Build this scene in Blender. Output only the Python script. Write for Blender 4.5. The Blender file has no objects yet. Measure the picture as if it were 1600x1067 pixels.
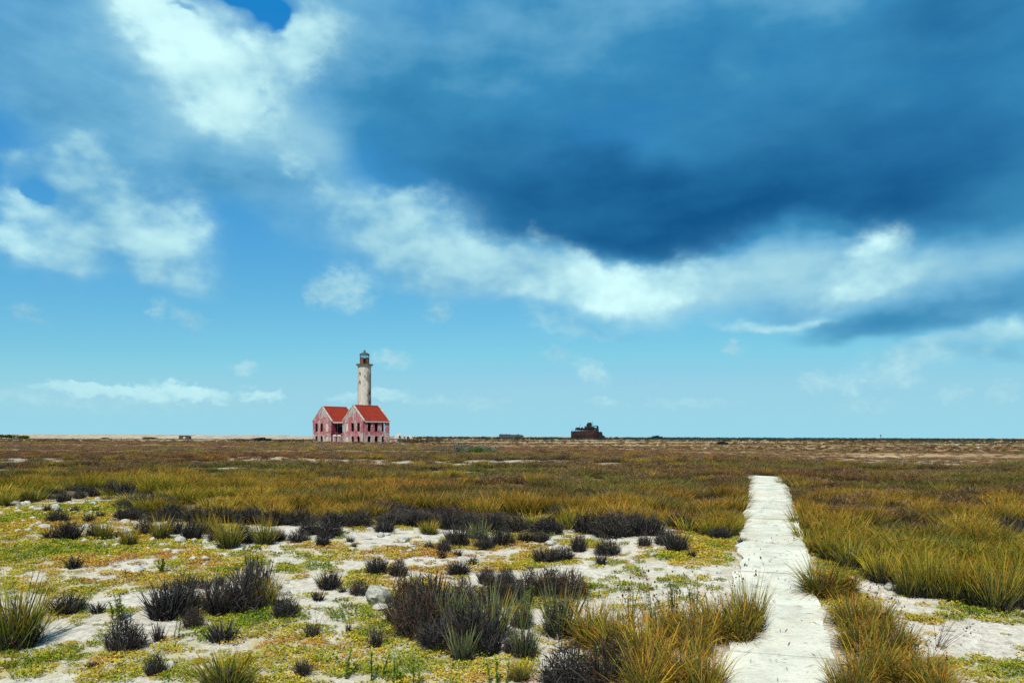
import bpy, bmesh, math, random
import numpy as np
from mathutils import Vector, Matrix

# ------------------------------------------------------------------ camera
SC = bpy.context.scene
COL = SC.collection
F = 1244.0                 # focal length in photo pixels (28 mm on a 36 mm sensor, 1600 px wide)
EYE = 1.5                  # eye height above the far plain (z = 0)
HORIZON = 682.0
cam_d = bpy.data.cameras.new('camera')
cam_d.lens = 28.0
cam_d.sensor_width = 36.0
cam_d.shift_y = (HORIZON - 533.5) / 1600.0
cam_d.clip_start = 0.1
cam_d.clip_end = 30000.0
cam = bpy.data.objects.new('camera', cam_d)
cam.location = (0, 0, EYE)
cam.rotation_euler = (math.radians(90), 0, 0)
cam.rotation_mode = 'XYZ'
ROLL = math.radians(0.2)
cam.matrix_world = Matrix.Translation((0, 0, EYE)) @ Matrix.Rotation(math.radians(90), 4, 'X') @ Matrix.Rotation(ROLL, 4, 'Z')
COL.objects.link(cam)
SC.camera = cam

# ------------------------------------------------------------------ light
SUN_EL = math.radians(52)
SUN_AZ = math.radians(192)          # clockwise from the view direction (+Y)
sd = Vector((math.sin(SUN_AZ) * math.cos(SUN_EL), math.cos(SUN_AZ) * math.cos(SUN_EL), math.sin(SUN_EL)))
sun_d = bpy.data.lights.new('sun', 'SUN')
sun_d.energy = 5.0
sun_d.angle = math.radians(0.5)
sun_d.color = (1.0, 0.955, 0.88)
sun = bpy.data.objects.new('sun', sun_d)
sun.rotation_euler = (-sd).to_track_quat('-Z', 'Y').to_euler()
sun.location = (0, 0, 60)
COL.objects.link(sun)

SC.view_settings.view_transform = 'Standard'
SC.view_settings.look = 'None'
SC.view_settings.exposure = 0.0
SC.view_settings.gamma = 1.0
SC.view_settings.use_curve_mapping = False
SC.render.engine = 'CYCLES'
SC.cycles.max_bounces = 5
SC.cycles.diffuse_bounces = 2
SC.cycles.transparent_max_bounces = 6
SC.cycles.use_adaptive_sampling = True
SC.cycles.adaptive_threshold = 0.012
SC.cycles.adaptive_min_samples = 8
SC.cycles.use_denoising = False
SC.cycles.sample_clamp_indirect = 4.0


class NT:
    """small helper to write node trees as expressions"""
    def __init__(s, tree):
        s.t = tree; s.t.nodes.clear()

    def n(s, typ, ins=None, **kw):
        nd = s.t.nodes.new(typ)
        for k, v in kw.items():
            setattr(nd, k, v)
        for k, v in (ins or {}).items():
            s.put(nd.inputs[k], v)
        return nd

    def put(s, sock, v):
        if isinstance(v, bpy.types.NodeSocket):
            s.t.links.new(v, sock)
        elif isinstance(v, bpy.types.Node):
            s.t.links.new(v.outputs[0], sock)
        else:
            if isinstance(v, (tuple, list)) and len(v) == 3 and sock.type == 'RGBA':
                v = (*v, 1.0)
            sock.default_value = v

    def m(s, op, a, b=0.0, c=0.0, clamp=False):
        nd = s.t.nodes.new('ShaderNodeMath'); nd.operation = op; nd.use_clamp = clamp
        s.put(nd.inputs[0], a); s.put(nd.inputs[1], b); s.put(nd.inputs[2], c)
        return nd.outputs[0]

    def v(s, op, a, b=(0, 0, 0), out=0):
        nd = s.t.nodes.new('ShaderNodeVectorMath'); nd.operation = op
        s.put(nd.inputs[0], a); s.put(nd.inputs[1], b)
        return nd.outputs[out]

    def smooth(s, x, lo, hi, a=0.0, b=1.0, kind='SMOOTHSTEP'):
        nd = s.n('ShaderNodeMapRange', {0: x, 1: lo, 2: hi, 3: a, 4: b}, interpolation_type=kind)
        return nd.outputs[0]

    def mix(s, f, a, b, blend='MIX'):
        nd = s.n('ShaderNodeMix', data_type='RGBA', blend_type=blend, clamp_factor=True)
        s.put(nd.inputs[0], f); s.put(nd.inputs[6], a); s.put(nd.inputs[7], b)
        return nd.outputs[2]

    def noise(s, vec, scale, detail=3.0, rough=0.5, out=0, dist=0.0):
        nd = s.n('ShaderNodeTexNoise', {'Scale': scale, 'Detail': detail, 'Roughness': rough, 'Distortion': dist})
        if vec is not None:
            s.put(nd.inputs['Vector'], vec)
        return nd.outputs[out]

    def ramp(s, f, stops, interp='LINEAR'):
        nd = s.n('ShaderNodeValToRGB', {0: f})
        cr = nd.color_ramp; cr.interpolation = interp
        while len(cr.elements) < len(stops):
            cr.elements.new(0.5)
        for e, (p, c) in zip(cr.elements, stops):
            e.position = p; e.color = (*c, 1.0)
        return nd.outputs[0]


def azel(px, py):
    dx = (px - 800.0) / F; dy = (HORIZON + (px - 800.0) * math.tan(ROLL) - py) / F
    return math.atan(dx), math.atan2(dy, math.sqrt(1 + dx * dx))


def build_sky():
    w = bpy.data.worlds.new('World'); SC.world = w; w.use_nodes = True
    T = NT(w.node_tree)
    d = T.n('ShaderNodeTexCoord').outputs['Generated']
    sep = T.n('ShaderNodeSeparateXYZ', {0: d})
    X, Y, Z = sep.outputs
    az = T.m('ARCTAN2', X, Y)
    el = T.m('ARCTAN2', Z, T.m('SQRT', T.m('ADD', T.m('MULTIPLY', X, X), T.m('MULTIPLY', Y, Y))))
    chart = T.n('ShaderNodeCombineXYZ', {0: az, 1: el, 2: 0.0}).outputs[0]
    dn = T.v('MULTIPLY', d, (1.0, 1.0, 1.5))

    def warp(scale, detail, amp, rough=0.55, base=None):
        c = T.noise(dn, scale, detail, rough, out=1)
        o = T.v('MULTIPLY', T.v('SUBTRACT', c, (0.5, 0.5, 0.5)), (amp, amp, 0.0))
        return T.v('ADD', base if base is not None else chart, o)

    def field(vec, blobs):
        A = 0.0; B = 0.0; P = 0.0001; neg = any(q[5] < 0 for q in blobs)
        for (px, py, rx, ry, rot, a, b) in blobs:
            u, e = azel(px, py)
            ux, _ = azel(px + 1, py); _, ey = azel(px, py - 1)
            mp = T.n('ShaderNodeMapping', {'Vector': vec, 'Location': (u, e, 0), 'Rotation': (0, 0, math.radians(rot)),
                                           'Scale': (rx * (ux - u), ry * (ey - e), 1.0)}, vector_type='TEXTURE')
            g = T.n('ShaderNodeTexGradient', {0: mp.outputs[0]}, gradient_type='SPHERICAL').outputs['Fac']
            t = T.smooth(g, 0.0, 1.0)
            A = T.m('MULTIPLY_ADD', t, a, A)
            if a > 0:
                B = T.m('MULTIPLY_ADD', t, a * b, B)
                if neg: P = T.m('MULTIPLY_ADD', t, a, P)
        return A, T.m('DIVIDE', B, P if neg else T.m('ADD', A, 0.0001))

    # ---- the clear sky
    nish = T.n('ShaderNodeTexSky', sky_type='NISHITA')
    nish.sun_disc = False
    nish.sun_elevation = SUN_EL
    nish.sun_rotation = SUN_AZ
    nish.air_density = 1.0; nish.dust_density = 0.6; nish.ozone_density = 2.5; nish.altitude = 0.0
    #SKYGRADE
    return T, nish, chart, warp, field, dn, d, az, el


SOFT = [
    # the big dark bank
    (1060, 330, 400, 115, 0, 1.5, 0.00), (1330, 310, 300, 70, -4, 0.4, 0.14), (880, 300, 300, 130, -14, 1.0, 0.10), (1330, 270, 420, 160, -4, 1.1, 0.07),
    (1150, 140, 560, 190, 0, 1.0, 0.28), (800, 80, 330, 170, 0, 1.0, 0.42), (660, 190, 240, 160, -25, 1.0, 0.27),
    (1500, 80, 330, 200, 0, 0.9, 0.25), (1600, 300, 260, 150, 0, 1.0, 0.30), (1150, 0, 500, 110, 0, 0.7, 0.44),
    (400, 2, 85, 34, -8, -1.1, 0), (428, 34, 30, 44, 35, -1.0, 0), (30, 288, 34, 30, 0, -0.7, 0), (475, 212, 30, 14, 0, -0.4, 0),
    (1480, 20, 160, 90, 0, 0.9, 0.20), (1155, 100, 55, 50, -40, 0.5, 0.55), (960, 40, 160, 60, 0, 0.5, 0.5),
    # veils at the left
    (80, 90, 300, 170, -20, 1.1, 0.47), (120, 180, 330, 100, -8, 0.7, 0.50), (340, 210, 280, 120, 0, 1.0, 0.53),
    (310, 285, 300, 80, 8, 0.6, 0.44), (370, 285, 130, 50, 28, 0.6, 0.54), (520, 60, 170, 200, 10, 1.0, 0.55),
    (220, 20, 240, 80, 0, 0.7, 0.5), (470, 360, 150, 60, -25, 0.4, 0.52), (70, 270, 140, 80, 0, 0.2, 0.52),
    # thin cloud round the cumulus
    (340, 135, 260, 170, -25, 0.75, 0.64), (170, 350, 260, 120, -20, 0.3, 0.57), (560, 325, 240, 100, -30, 0.7, 0.56), (760, 415, 280, 90, -5, 0.7, 0.60),
    (1000, 455, 280, 75, 0, 0.5, 0.66), (470, 190, 130, 90, 0, 0.5, 0.55),
    # underside of the lower bank
    (1400, 498, 230, 40, 3, 1.0, 0.36), (1570, 470, 190, 62, 10, 0.9, 0.38), (1240, 470, 150, 30, 2, 0.6, 0.50),
    (1560, 556, 170, 18, -6, 0.35, 0.45), (1480, 445, 160, 50, 8, 0.7, 0.47),
    # the pale bank under it
    (900, 450, 190, 62, -10, 0.9, 0.74), (1080, 435, 240, 55, 2, 1.0, 0.64), (1340, 410, 240, 90, 0, 1.2, 0.60),
    (1550, 400, 240, 85, 12, 1.3, 0.56), (1440, 430, 200, 60, 4, 0.8, 0.60), (1180, 415, 150, 50, 12, 0.8, 0.66), (820, 430, 130, 60, -15, 0.7, 0.66),
    (720, 400, 150, 60, -20, 0.5, 0.6),
]
PUFF = [
    # bright cumulus, upper left
    (300, 90, 150, 95, -35, 1.3, 1.00), (240, 35, 100, 60, -30, 0.9, 0.96), (435, 78, 110, 52, 14, 1.1, 0.92),
    (345, 145, 130, 60, -20, 0.75, 0.74), (420, 120, 70, 60, 0, 0.4, 0.68), (480, 30, 70, 70, 0, 0.5, 0.62),
    (395, 2, 75, 22, -8, -1.0, 0), (426, 32, 24, 38, 35, -1.0, 0), (275, 0, 40, 10, -10, -0.8, 0),
    (414, 131, 11, 15, 0, -0.6, 0), (425, 168, 24, 10, 25, -0.4, 0),
    # cumulus, left
    (105, 225, 45, 40, 0, 0.85, 0.70), (108, 295, 90, 110, 12, 0.85, 0.58), (105, 390, 105, 55, -6, 1.2, 0.70),
    (255, 368, 90, 70, -12, 1.5, 0.84), (180, 335, 130, 60, -38, 0.8, 0.60), (275, 436, 95, 30, -4, 0.85, 0.64),
    (5, 335, 60, 50, 0, 1.4, 0.84), (30, 288, 34, 32, 0, -1.3, 0), (12, 250, 50, 26, 0, 0.5, 0.5),
    # slanting bank in the middle
    (478, 262, 48, 26, -35, 0.9, 0.72), (535, 318, 85, 40, -38, 0.9, 0.66), (650, 352, 105, 58, -5, 1.1, 0.72),
    (600, 370, 110, 42, -12, 0.8, 0.68), (640, 318, 28, 28, 0, 0.6, 0.72), (725, 408, 135, 42, 8, 1.0, 0.72),
    (830, 415, 120, 50, -14, 1.0, 0.72), (770, 448, 150, 30, -4, 0.55, 0.60),
    # pale bank
    (925, 452, 110, 46, -4, 1.6, 1.0), (1020, 442, 150, 38, 6, 0.9, 0.86), (1360, 378, 50, 28, 0, 0.9, 0.90),
    (1335, 428, 85, 40, 8, 0.9, 0.84), (1425, 425, 75, 34, 8, 0.6, 0.74),
    (1205, 494, 105, 13, 1, 0.9, 0.74), (1530, 538, 210, 30, 9, 1.1, 0.70), (1440, 540, 90, 12, 4, 0.5, 0.70),
    (860, 509, 70, 26, -8, 0.95, 0.69), (930, 517, 85, 18, 0, 0.7, 0.62),
]
SMALL = [
    (545, 450, 48, 36, -20, 0.85, 0.66), (497, 458, 28, 26, 0, 0.65, 0.60), (925, 582, 36, 17, -30, 0.9, 0.72), (868, 556, 26, 15, -20, 0.6, 0.64),
    (1018, 601, 16, 11, -35, 0.6, 0.64), (1145, 542, 26, 13, -15, 0.6, 0.66), (1278, 597, 34, 19, -8, 0.85, 0.72), (1326, 603, 26, 15, -8, 0.85, 0.74),
    (1405, 582, 38, 24, -18, 0.85, 0.72), (1376, 592, 22, 11, 0, 0.6, 0.68), (1487, 615, 32, 13, 10, 0.75, 0.70), (1566, 610, 32, 18, 20, 0.75, 0.69),
    (612, 562, 34, 15, -5, 0.75, 0.70), (382, 577, 28, 11, 0, 0.75, 0.72), (45, 491, 36, 14, -20, 0.55, 0.58), (243, 484, 16, 18, 0, 0.6, 0.62),
    (290, 496, 42, 17, -30, 0.5, 0.60), (686, 490, 26, 18, -15, 0.5, 0.60), (125, 607, 85, 10, -2, 0.9, 0.78), (205, 611, 120, 11, -3, 1.1, 0.88),
    (300, 611, 60, 11, -12, 1.0, 0.88), (408, 619, 36, 9, 0, 0.95, 0.82), (600, 618, 42, 9, 0, 0.9, 0.78), (538, 621, 34, 7, 0, 0.6, 0.74),
    (190, 624, 220, 24, 0, 0.5, 0.70), (740, 630, 70, 13, 0, 0.5, 0.70), (943, 629, 40, 9, 0, 0.6, 0.72), (1050, 630, 46, 10, 0, 0.6, 0.72),
    (1350, 633, 60, 12, 0, 0.5, 0.70), (660, 626, 40, 9, 0, 0.5, 0.7), (1120, 632, 50, 9, 0, 0.4, 0.7), (30, 622, 70, 12, 0, 0.5, 0.7),
]
CLOUD = [(0.0, (.006, .092, .25)), (0.15, (.0185, .155, .35)), (0.35, (.046, .262, .485)), (0.5, (.155, .435, .665)),
         (0.65, (.34, .64, .77)), (0.8, (.47, .79, .86)), (1.0, (.66, .99, 1.0))]
SKY_K = 0.1      # strength of the world background; cloud radiances below are divided by it


def finish_sky():
    T, nish, chart, warp, field, dn, d, az, el = build_sky()
    sky = nish.outputs[0]
    # camera-white-balance style grade of the clear sky
    ss = T.n('ShaderNodeSeparateColor', {0: sky})
    def ch(i, lo, hi, a, b):
        return T.smooth(T.m('MULTIPLY', ss.outputs[i], SKY_K), lo, hi, a, b, 'LINEAR')
    base = T.n('ShaderNodeCombineColor', {0: ch(0, *GR_R), 1: ch(1, *GR_G), 2: ch(2, *GR_B)}).outputs[0]
    base = T.mix(T.smooth(el, 0.10, 0.0), base, (.325, .67, .81))      # sea haze along the horizon
    fine = T.smooth(T.noise(dn, 22.0, 6.0, 0.62), 0.30, 0.70, kind='LINEAR')
    mid = T.smooth(T.noise(dn, 6.5, 4.0, 0.55), 0.30, 0.70, kind='LINEAR')
    v1 = warp(5.5, 4.0, 0.10, 0.55)
    v2 = warp(26.0, 4.0, 0.030, 0.62, v1)

    v3 = T.v('ADD', chart, T.v('MULTIPLY', T.v('SUBTRACT', v2, v1), (0.7, 0.35, 0)))

    def veil(A, k, p):                      # optical depth to opacity
        return T.m('SUBTRACT', 1.0, T.m('EXPONENT', T.m('MULTIPLY', T.m('POWER', T.m('MAXIMUM', A, 0.0), p), -k)))

    A, B = field(v1, SOFT)
    # the same weather carries on around and behind: broad banks from noise, outside the mapped part
    outside = T.smooth(T.m('MAXIMUM', T.m('SUBTRACT', T.m('ABSOLUTE', az), 0.62), T.m('SUBTRACT', el, 0.55)), 0.0, 0.25)
    ga = T.m('MULTIPLY', T.m('MULTIPLY', T.smooth(T.noise(d, 2.6, 3.0, 0.5), 0.38, 0.62), outside), T.smooth(el, 0.02, 0.2))
    A = T.m('ADD', A, ga)
    B = T.m('ADD', T.m('MULTIPLY', B, T.m('SUBTRACT', 1.0, outside)), T.m('MULTIPLY', T.smooth(mid, 0.0, 1.0, 0.30, 0.80, 'LINEAR'), outside))
    st = T.smooth(T.noise(T.v('MULTIPLY', d, (2.0, 1.0, 5.0)), 3.2, 4.0, 0.55), 0.30, 0.70, kind='LINEAR')
    b1 = T.m('MULTIPLY_ADD', T.m('SUBTRACT', mid, 0.5), 0.12, T.m('MULTIPLY_ADD', T.m('SUBTRACT', st, 0.5), 0.14, B))
    b1 = T.m('MULTIPLY_ADD', T.m('SUBTRACT', fine, 0.5), 0.035, b1)
    a1 = veil(T.m('MULTIPLY', A, T.m('ADD', T.m('MULTIPLY_ADD', mid, 0.7, 0.50), T.m('MULTIPLY', fine, 0.25))), 2.4, 1.35)
    col = T.mix(a1, base, T.ramp(b1, CLOUD))
    # cumulus
    A2, B2 = field(v2, [(x, y, rx * (1.42 if a > 0 else 1.1), ry * (1.42 if a > 0 else 1.1), r, a * 0.88 if a > 0 else a, b if b > 0.88 else b * 0.95) for (x, y, rx, ry, r, a, b) in PUFF])
    # sunlit tops and bluer undersides of the billows
    def bil(v):
        return T.smooth(T.noise(v, 11.0, 3.0, 0.5), 0.30, 0.70, kind='LINEAR')
    bn = bil(dn)
    lit = T.m('SUBTRACT', bn, bil(T.v('ADD', dn, (0.006, 0.0, 0.030))))
    b2 = T.m('MULTIPLY_ADD', lit, 0.20, B2)
    b2 = T.m('MULTIPLY_ADD', T.m('SUBTRACT', fine, 0.5), 0.09, b2)
    b2 = T.m('MINIMUM', T.m('MULTIPLY_ADD', T.m('SUBTRACT', mid, 0.5), 0.16, b2), 1.0)
    def wisp(a, ka, b_, kb):                # uneven density of the cloud
        return T.m('EXPONENT', T.m('ADD', T.m('MULTIPLY', T.m('SUBTRACT', a, 0.5), ka), T.m('MULTIPLY', T.m('SUBTRACT', b_, 0.5), kb)))
    a2 = veil(T.m('MULTIPLY', A2, T.m('POWER', wisp(bn, 1.7, fine, 1.5), 0.6)), 1.55, 1.7)
    col = T.mix(a2, col, T.ramp(b2, CLOUD))
    # small low clouds
    tiny = T.smooth(T.noise(dn, 75.0, 3.0, 0.6), 0.30, 0.70, kind='LINEAR')
    v3 = warp(60.0, 3.0, 0.026, 0.6, v3)
    A3, B3 = field(v3, [(x, y, rx * 1.35, ry * 1.5, r, a, b) for (x, y, rx, ry, r, a, b) in SMALL])
    b3 = T.m('MULTIPLY_ADD', T.m('SUBTRACT', tiny, 0.5), 0.06, B3)
    a3 = veil(T.m('MULTIPLY', A3, T.m('POWER', wisp(fine, 0.9, tiny, 1.3), 0.6)), 3.4, 1.7)
    col = T.mix(a3, col, T.ramp(b3, CLOUD))
    bg = T.n('ShaderNodeBackground', {0: T.v('SCALE', col), 1: SKY_K})
    bg.inputs[0].links[0].from_node.inputs[3].default_value = 1.0 / SKY_K
    out = T.n('ShaderNodeOutputWorld', {0: bg.outputs[0]})
    SC.world.cycles.sampling_method = 'MANUAL'
    SC.world.cycles.sample_map_resolution = 512


# channel grade: (from low, from high, to low, to high)
GR_R = (0.09, 0.56, 0.0, 0.32)
GR_G = (0.19, 0.60, 0.225, 0.618)
GR_B = (0.32, 0.70, 0.58, 0.785)
finish_sky()

# ------------------------------------------------------------------ helpers
R = math.radians
rng = np.random.default_rng(7)


def tag(o, label=None, cat=None, group=None, kind=None):
    if label: o['label'] = label
    if cat: o['category'] = cat
    if group: o['group'] = group
    if kind: o['kind'] = kind
    return o


def link(name, me, mat=None, parent=None, loc=None):
    o = bpy.data.objects.new(name, me)
    COL.objects.link(o)
    if mat is not None and me is not None and len(me.materials) == 0:
        me.materials.append(mat)
    if parent is not None: o.parent = parent
    if loc is not None: o.location = loc
    return o


def empty(name, loc=(0, 0, 0), rz=0.0):
    o = bpy.data.objects.new(name, None); COL.objects.link(o)
    o.empty_display_size = 0.3
    o.location = loc; o.rotation_euler = (0, 0, rz)
    return o


def mesh_np(name, verts, faces, col=None, smooth=False, attrs=None):
    """verts (n,3), faces list of lists or (m,k) array"""
    me = bpy.data.meshes.new(name)
    verts = np.asarray(verts, dtype=np.float32)
    if isinstance(faces, np.ndarray):
        m, k = faces.shape
        me.vertices.add(len(verts)); me.vertices.foreach_set('co', verts.ravel())
        me.loops.add(m * k); me.loops.foreach_set('vertex_index', faces.astype(np.int32).ravel())
        me.polygons.add(m)
        me.polygons.foreach_set('loop_start', np.arange(0, m * k, k, dtype=np.int32))
        me.polygons.foreach_set('loop_total', np.full(m, k, dtype=np.int32))
        me.update(calc_edges=True)
    else:
        me.from_pydata(verts.tolist(), [], faces); me.update()
    if col is not None:
        a = me.attributes.new('col', 'FLOAT_COLOR', 'POINT')
        c = np.ones((len(verts), 4), dtype=np.float32); c[:, :3] = col
        a.data.foreach_set('color', c.ravel())
    for k, v in (attrs or {}).items():
        a = me.attributes.new(k, 'FLOAT', 'POINT'); a.data.foreach_set('value', np.asarray(v, dtype=np.float32))
    if smooth:
        me.polygons.foreach_set('use_smooth', np.ones(len(me.polygons), dtype=bool))
    return me


def hash2(ix, iy, seed):
    n = (ix.astype(np.int64) * 374761393 + iy.astype(np.int64) * 668265263 + seed * 1274126177) & 0x7fffffff
    n = ((n ^ (n >> 13)) * 1274126177) & 0x7fffffff
    return ((n ^ (n >> 16)) & 0xffff) / 65535.0


def vnoise(x, y, seed=0):
    x = np.asarray(x, float); y = np.asarray(y, float)
    ix = np.floor(x); iy = np.floor(y)
    fx = x - ix; fy = y - iy
    fx = fx * fx * (3 - 2 * fx); fy = fy * fy * (3 - 2 * fy)
    a = hash2(ix, iy, seed); b = hash2(ix + 1, iy, seed); c = hash2(ix, iy + 1, seed); d = hash2(ix + 1, iy + 1, seed)
    return (a * (1 - fx) + b * fx) * (1 - fy) + (c * (1 - fx) + d * fx) * fy


def fbm(x, y, seed=0, octv=4):
    s = 0; amp = 0.5; tot = 0
    for i in range(octv):
        s = s + amp * vnoise(x * 2 ** i + 17.3 * i, y * 2 ** i - 9.1 * i, seed + i); tot += amp; amp *= 0.5
    return s / tot


def sstep(x, a, b):
    t = np.clip((np.asarray(x, float) - a) / (b - a), 0, 1)
    return t * t * (3 - 2 * t)


# ------------------------------------------------------------------ the lie of the land
_py = np.array([-60, 0, 4, 7.6, 12.7, 17.5, 26, 34, 60, 90, 20000.0])
_pz = np.array([-2.2, -1.30, -1.10, -0.84, -0.33, -0.12, 0.12, 0.13, 0.02, 0.0, 0.0])
_ty = np.linspace(-60, 130, 1901)
_tz = np.convolve(np.pad(np.interp(_ty, _py, _pz), 15, mode='edge'), np.ones(31) / 31, 'valid')


def path_cx(y):
    y = np.asarray(y, float)
    return 2.54 + (y - 7.6) * 0.318 - np.where(y > 20, 0.004 * (np.clip(y, 20, 30) - 20) ** 2, 0)


def hbase(x, y):
    x = np.asarray(x, float); y = np.asarray(y, float)
    h = np.interp(y, _ty, _tz)
    near = 1 - sstep(y, 60, 200)
    onpath = np.exp(-((x - path_cx(y)) / 0.9) ** 2)
    b = (fbm(x * 0.35, y * 0.35, 3, 3) - 0.5) * 0.22 + (fbm(x * 1.7, y * 1.7, 5, 3) - 0.5) * 0.07
    b2 = (vnoise(x * 0.02, y * 0.02, 9) - 0.5) * 0.3 * sstep(y, 60, 140)
    return h + b * near * (1 - 0.8 * onpath) + b2 * (1 - sstep(y, 170, 230))


def ray(px, py):
    dx = (px - 800.0) / F; dy = (HORIZON - py) / F
    c, s = math.cos(ROLL), math.sin(ROLL)
    return dx * c - dy * s, dx * s + dy * c      # world X and Z per metre of Y


def gp(px, py, far=400.0):
    """ground point seen at a photo position"""
    kx, kz = ray(px, py)
    y = np.concatenate([np.linspace(2, 60, 1200), np.linspace(60.1, far, 800)])
    d = EYE + kz * y - hbase(kx * y, y)
    i = int(np.argmax(d <= 0)) if (d <= 0).any() else len(y) - 1
    Y = float(y[i])
    X = kx * Y
    return X, Y, float(hbase(X, Y))


# edges of the dense grass, measured as ground positions
FRONT_L = np.array([gp(*p)[:2] for p in [(-260, 790), (-60, 788), (0, 784), (60, 782), (110, 776), (160, 772), (200, 786), (235, 808), (300, 812), (400, 815), (500, 818),
                                         (600, 820), (700, 822), (800, 822), (900, 822), (960, 818), (1010, 815), (1060, 825), (1110, 838), (1165, 838)]])
FRONT_R = np.array([gp(*p)[:2] for p in [(1262, 852), (1300, 872), (1345, 893), (1390, 905), (1440, 918), (1500, 928), (1560, 936), (1640, 946), (1900, 950)]])


def in_field(x, y):
    """signed depth (m) behind the front edge of the dense grass; negative in front of it"""
    fl = np.interp(x, FRONT_L[:, 0], FRONT_L[:, 1])
    fr = np.interp(x, FRONT_R[:, 0], FRONT_R[:, 1])
    return np.where(x < path_cx(y), y - fl, y - fr)


def field_end(x, y):
    """1 inside the dense grass, falling to 0 where the bare plain takes over (nearer on the right)"""
    t = x / np.maximum(y, 1.0)
    end = np.interp(t, [-0.8, -0.25, -0.1, 0.1, 0.25, 0.33, 0.45, 0.7], [150, 150, 120, 85, 60, 46, 41, 38])
    end = end * (0.85 + 0.4 * fbm(x * 0.05, y * 0.05, 21, 3))
    return 1 - sstep(y, end * 0.9, end * 1.12)


def gaps(x, y):
    """open stony gaps in the grass, lying across the view"""
    return sstep(fbm(x * .055, y * .20, 61, 3), .545, .625) * sstep(y, 24, 31)


# patches of creeping ground cover: photo position, size in px, amount, tint (0 green, 0.5 yellow, 1 orange)
PATCH = [(380, 975, 90, 22, 1.0, 0.1), (420, 1000, 120, 25, .7, .45), (100, 925, 130, 22, .8, .45), (250, 900, 60, 14, .5, .4), (60, 850, 90, 14, .6, .6), (130, 860, 110, 10, .9, .4),
         (60, 815, 90, 18, .8, .75), (150, 795, 90, 14, .7, .5), (200, 870, 80, 9, .5, .8), (40, 880, 90, 12, .5, .85), (520, 855, 60, 7, .9, .6), (640, 858, 70, 8, .8, .8),
         (1100, 850, 60, 16, 1.0, .4), (1040, 868, 60, 9, .6, .5), (960, 925, 70, 14, .8, .25), (620, 985, 70, 18, .7, .4), (500, 1030, 200, 26, .9, .55), (230, 1040, 160, 26, .8, .65),
         (40, 1030, 60, 14, .9, .15), (700, 1050, 120, 22, .9, .55), (1560, 1045, 110, 25, 1.0, .2), (1570, 962, 70, 12, 1.0, .35), (1480, 945, 70, 8, .8, .15), (1340, 880, 60, 12, 1.0, .35),
         (590, 893, 24, 5, 1.0, .15), (680, 870, 60, 7, .5, .6), (840, 880, 70, 8, .6, .3), (740, 855, 60, 8, .6, .5), (330, 1060, 70, 18, .7, .6), (120, 960, 50, 10, .6, .4),
         (200, 960, 60, 14, .4, .3), (450, 890, 90, 8, .5, .4), (560, 960, 60, 14, .6, .35), (1450, 968, 50, 8, .6, .3), (840, 1000, 40, 16, .6, .7), (930, 850, 70, 8, .6, .4),
         (1120, 880, 60, 9, .5, .6), (300, 870, 40, 6, .5, .9), (330, 880, 40, 6, .5, .9), (470, 870, 60, 6, .5, .3)]
_PG = []
for (px, py, rx, ry, am, ti) in PATCH:
    x, y, _ = gp(px, py); x2, _, _ = gp(px + rx, py); _, y2, _ = gp(px, py - ry); _, y3, _ = gp(px, min(py + ry, 1200))
    _PG.append((x, y, abs(x2 - x), max(abs(y2 - y3) / 2, 0.15), am, ti))


def cover(x, y):
    """ground-cover density and tint"""
    x = np.asarray(x, float); y = np.asarray(y, float)
    c = np.zeros_like(x) + 0.22; t = np.zeros_like(x) + 0.5 * 0.22
    for (a, b, rx, ry, am, ti) in _PG:
        w = am * np.exp(-(((x - a) / rx) ** 2 + ((y - b) / ry) ** 2))
        c = c + w; t = t + w * ti
    n = fbm(x * 0.9, y * 0.9, 31, 4)
    n2 = fbm(x * 3.1, y * 3.1, 37, 3)
    tint = np.clip(t / np.maximum(c, 0.01) + (fbm(x * 0.7, y * 0.7, 41, 3) - 0.5) * 0.9, 0, 1)
    out = np.clip(c, 0, 1.05) * 0.75 + (n - 0.5) * 1.5 + (n2 - 0.5) * 0.8
    return out, tint


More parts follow.
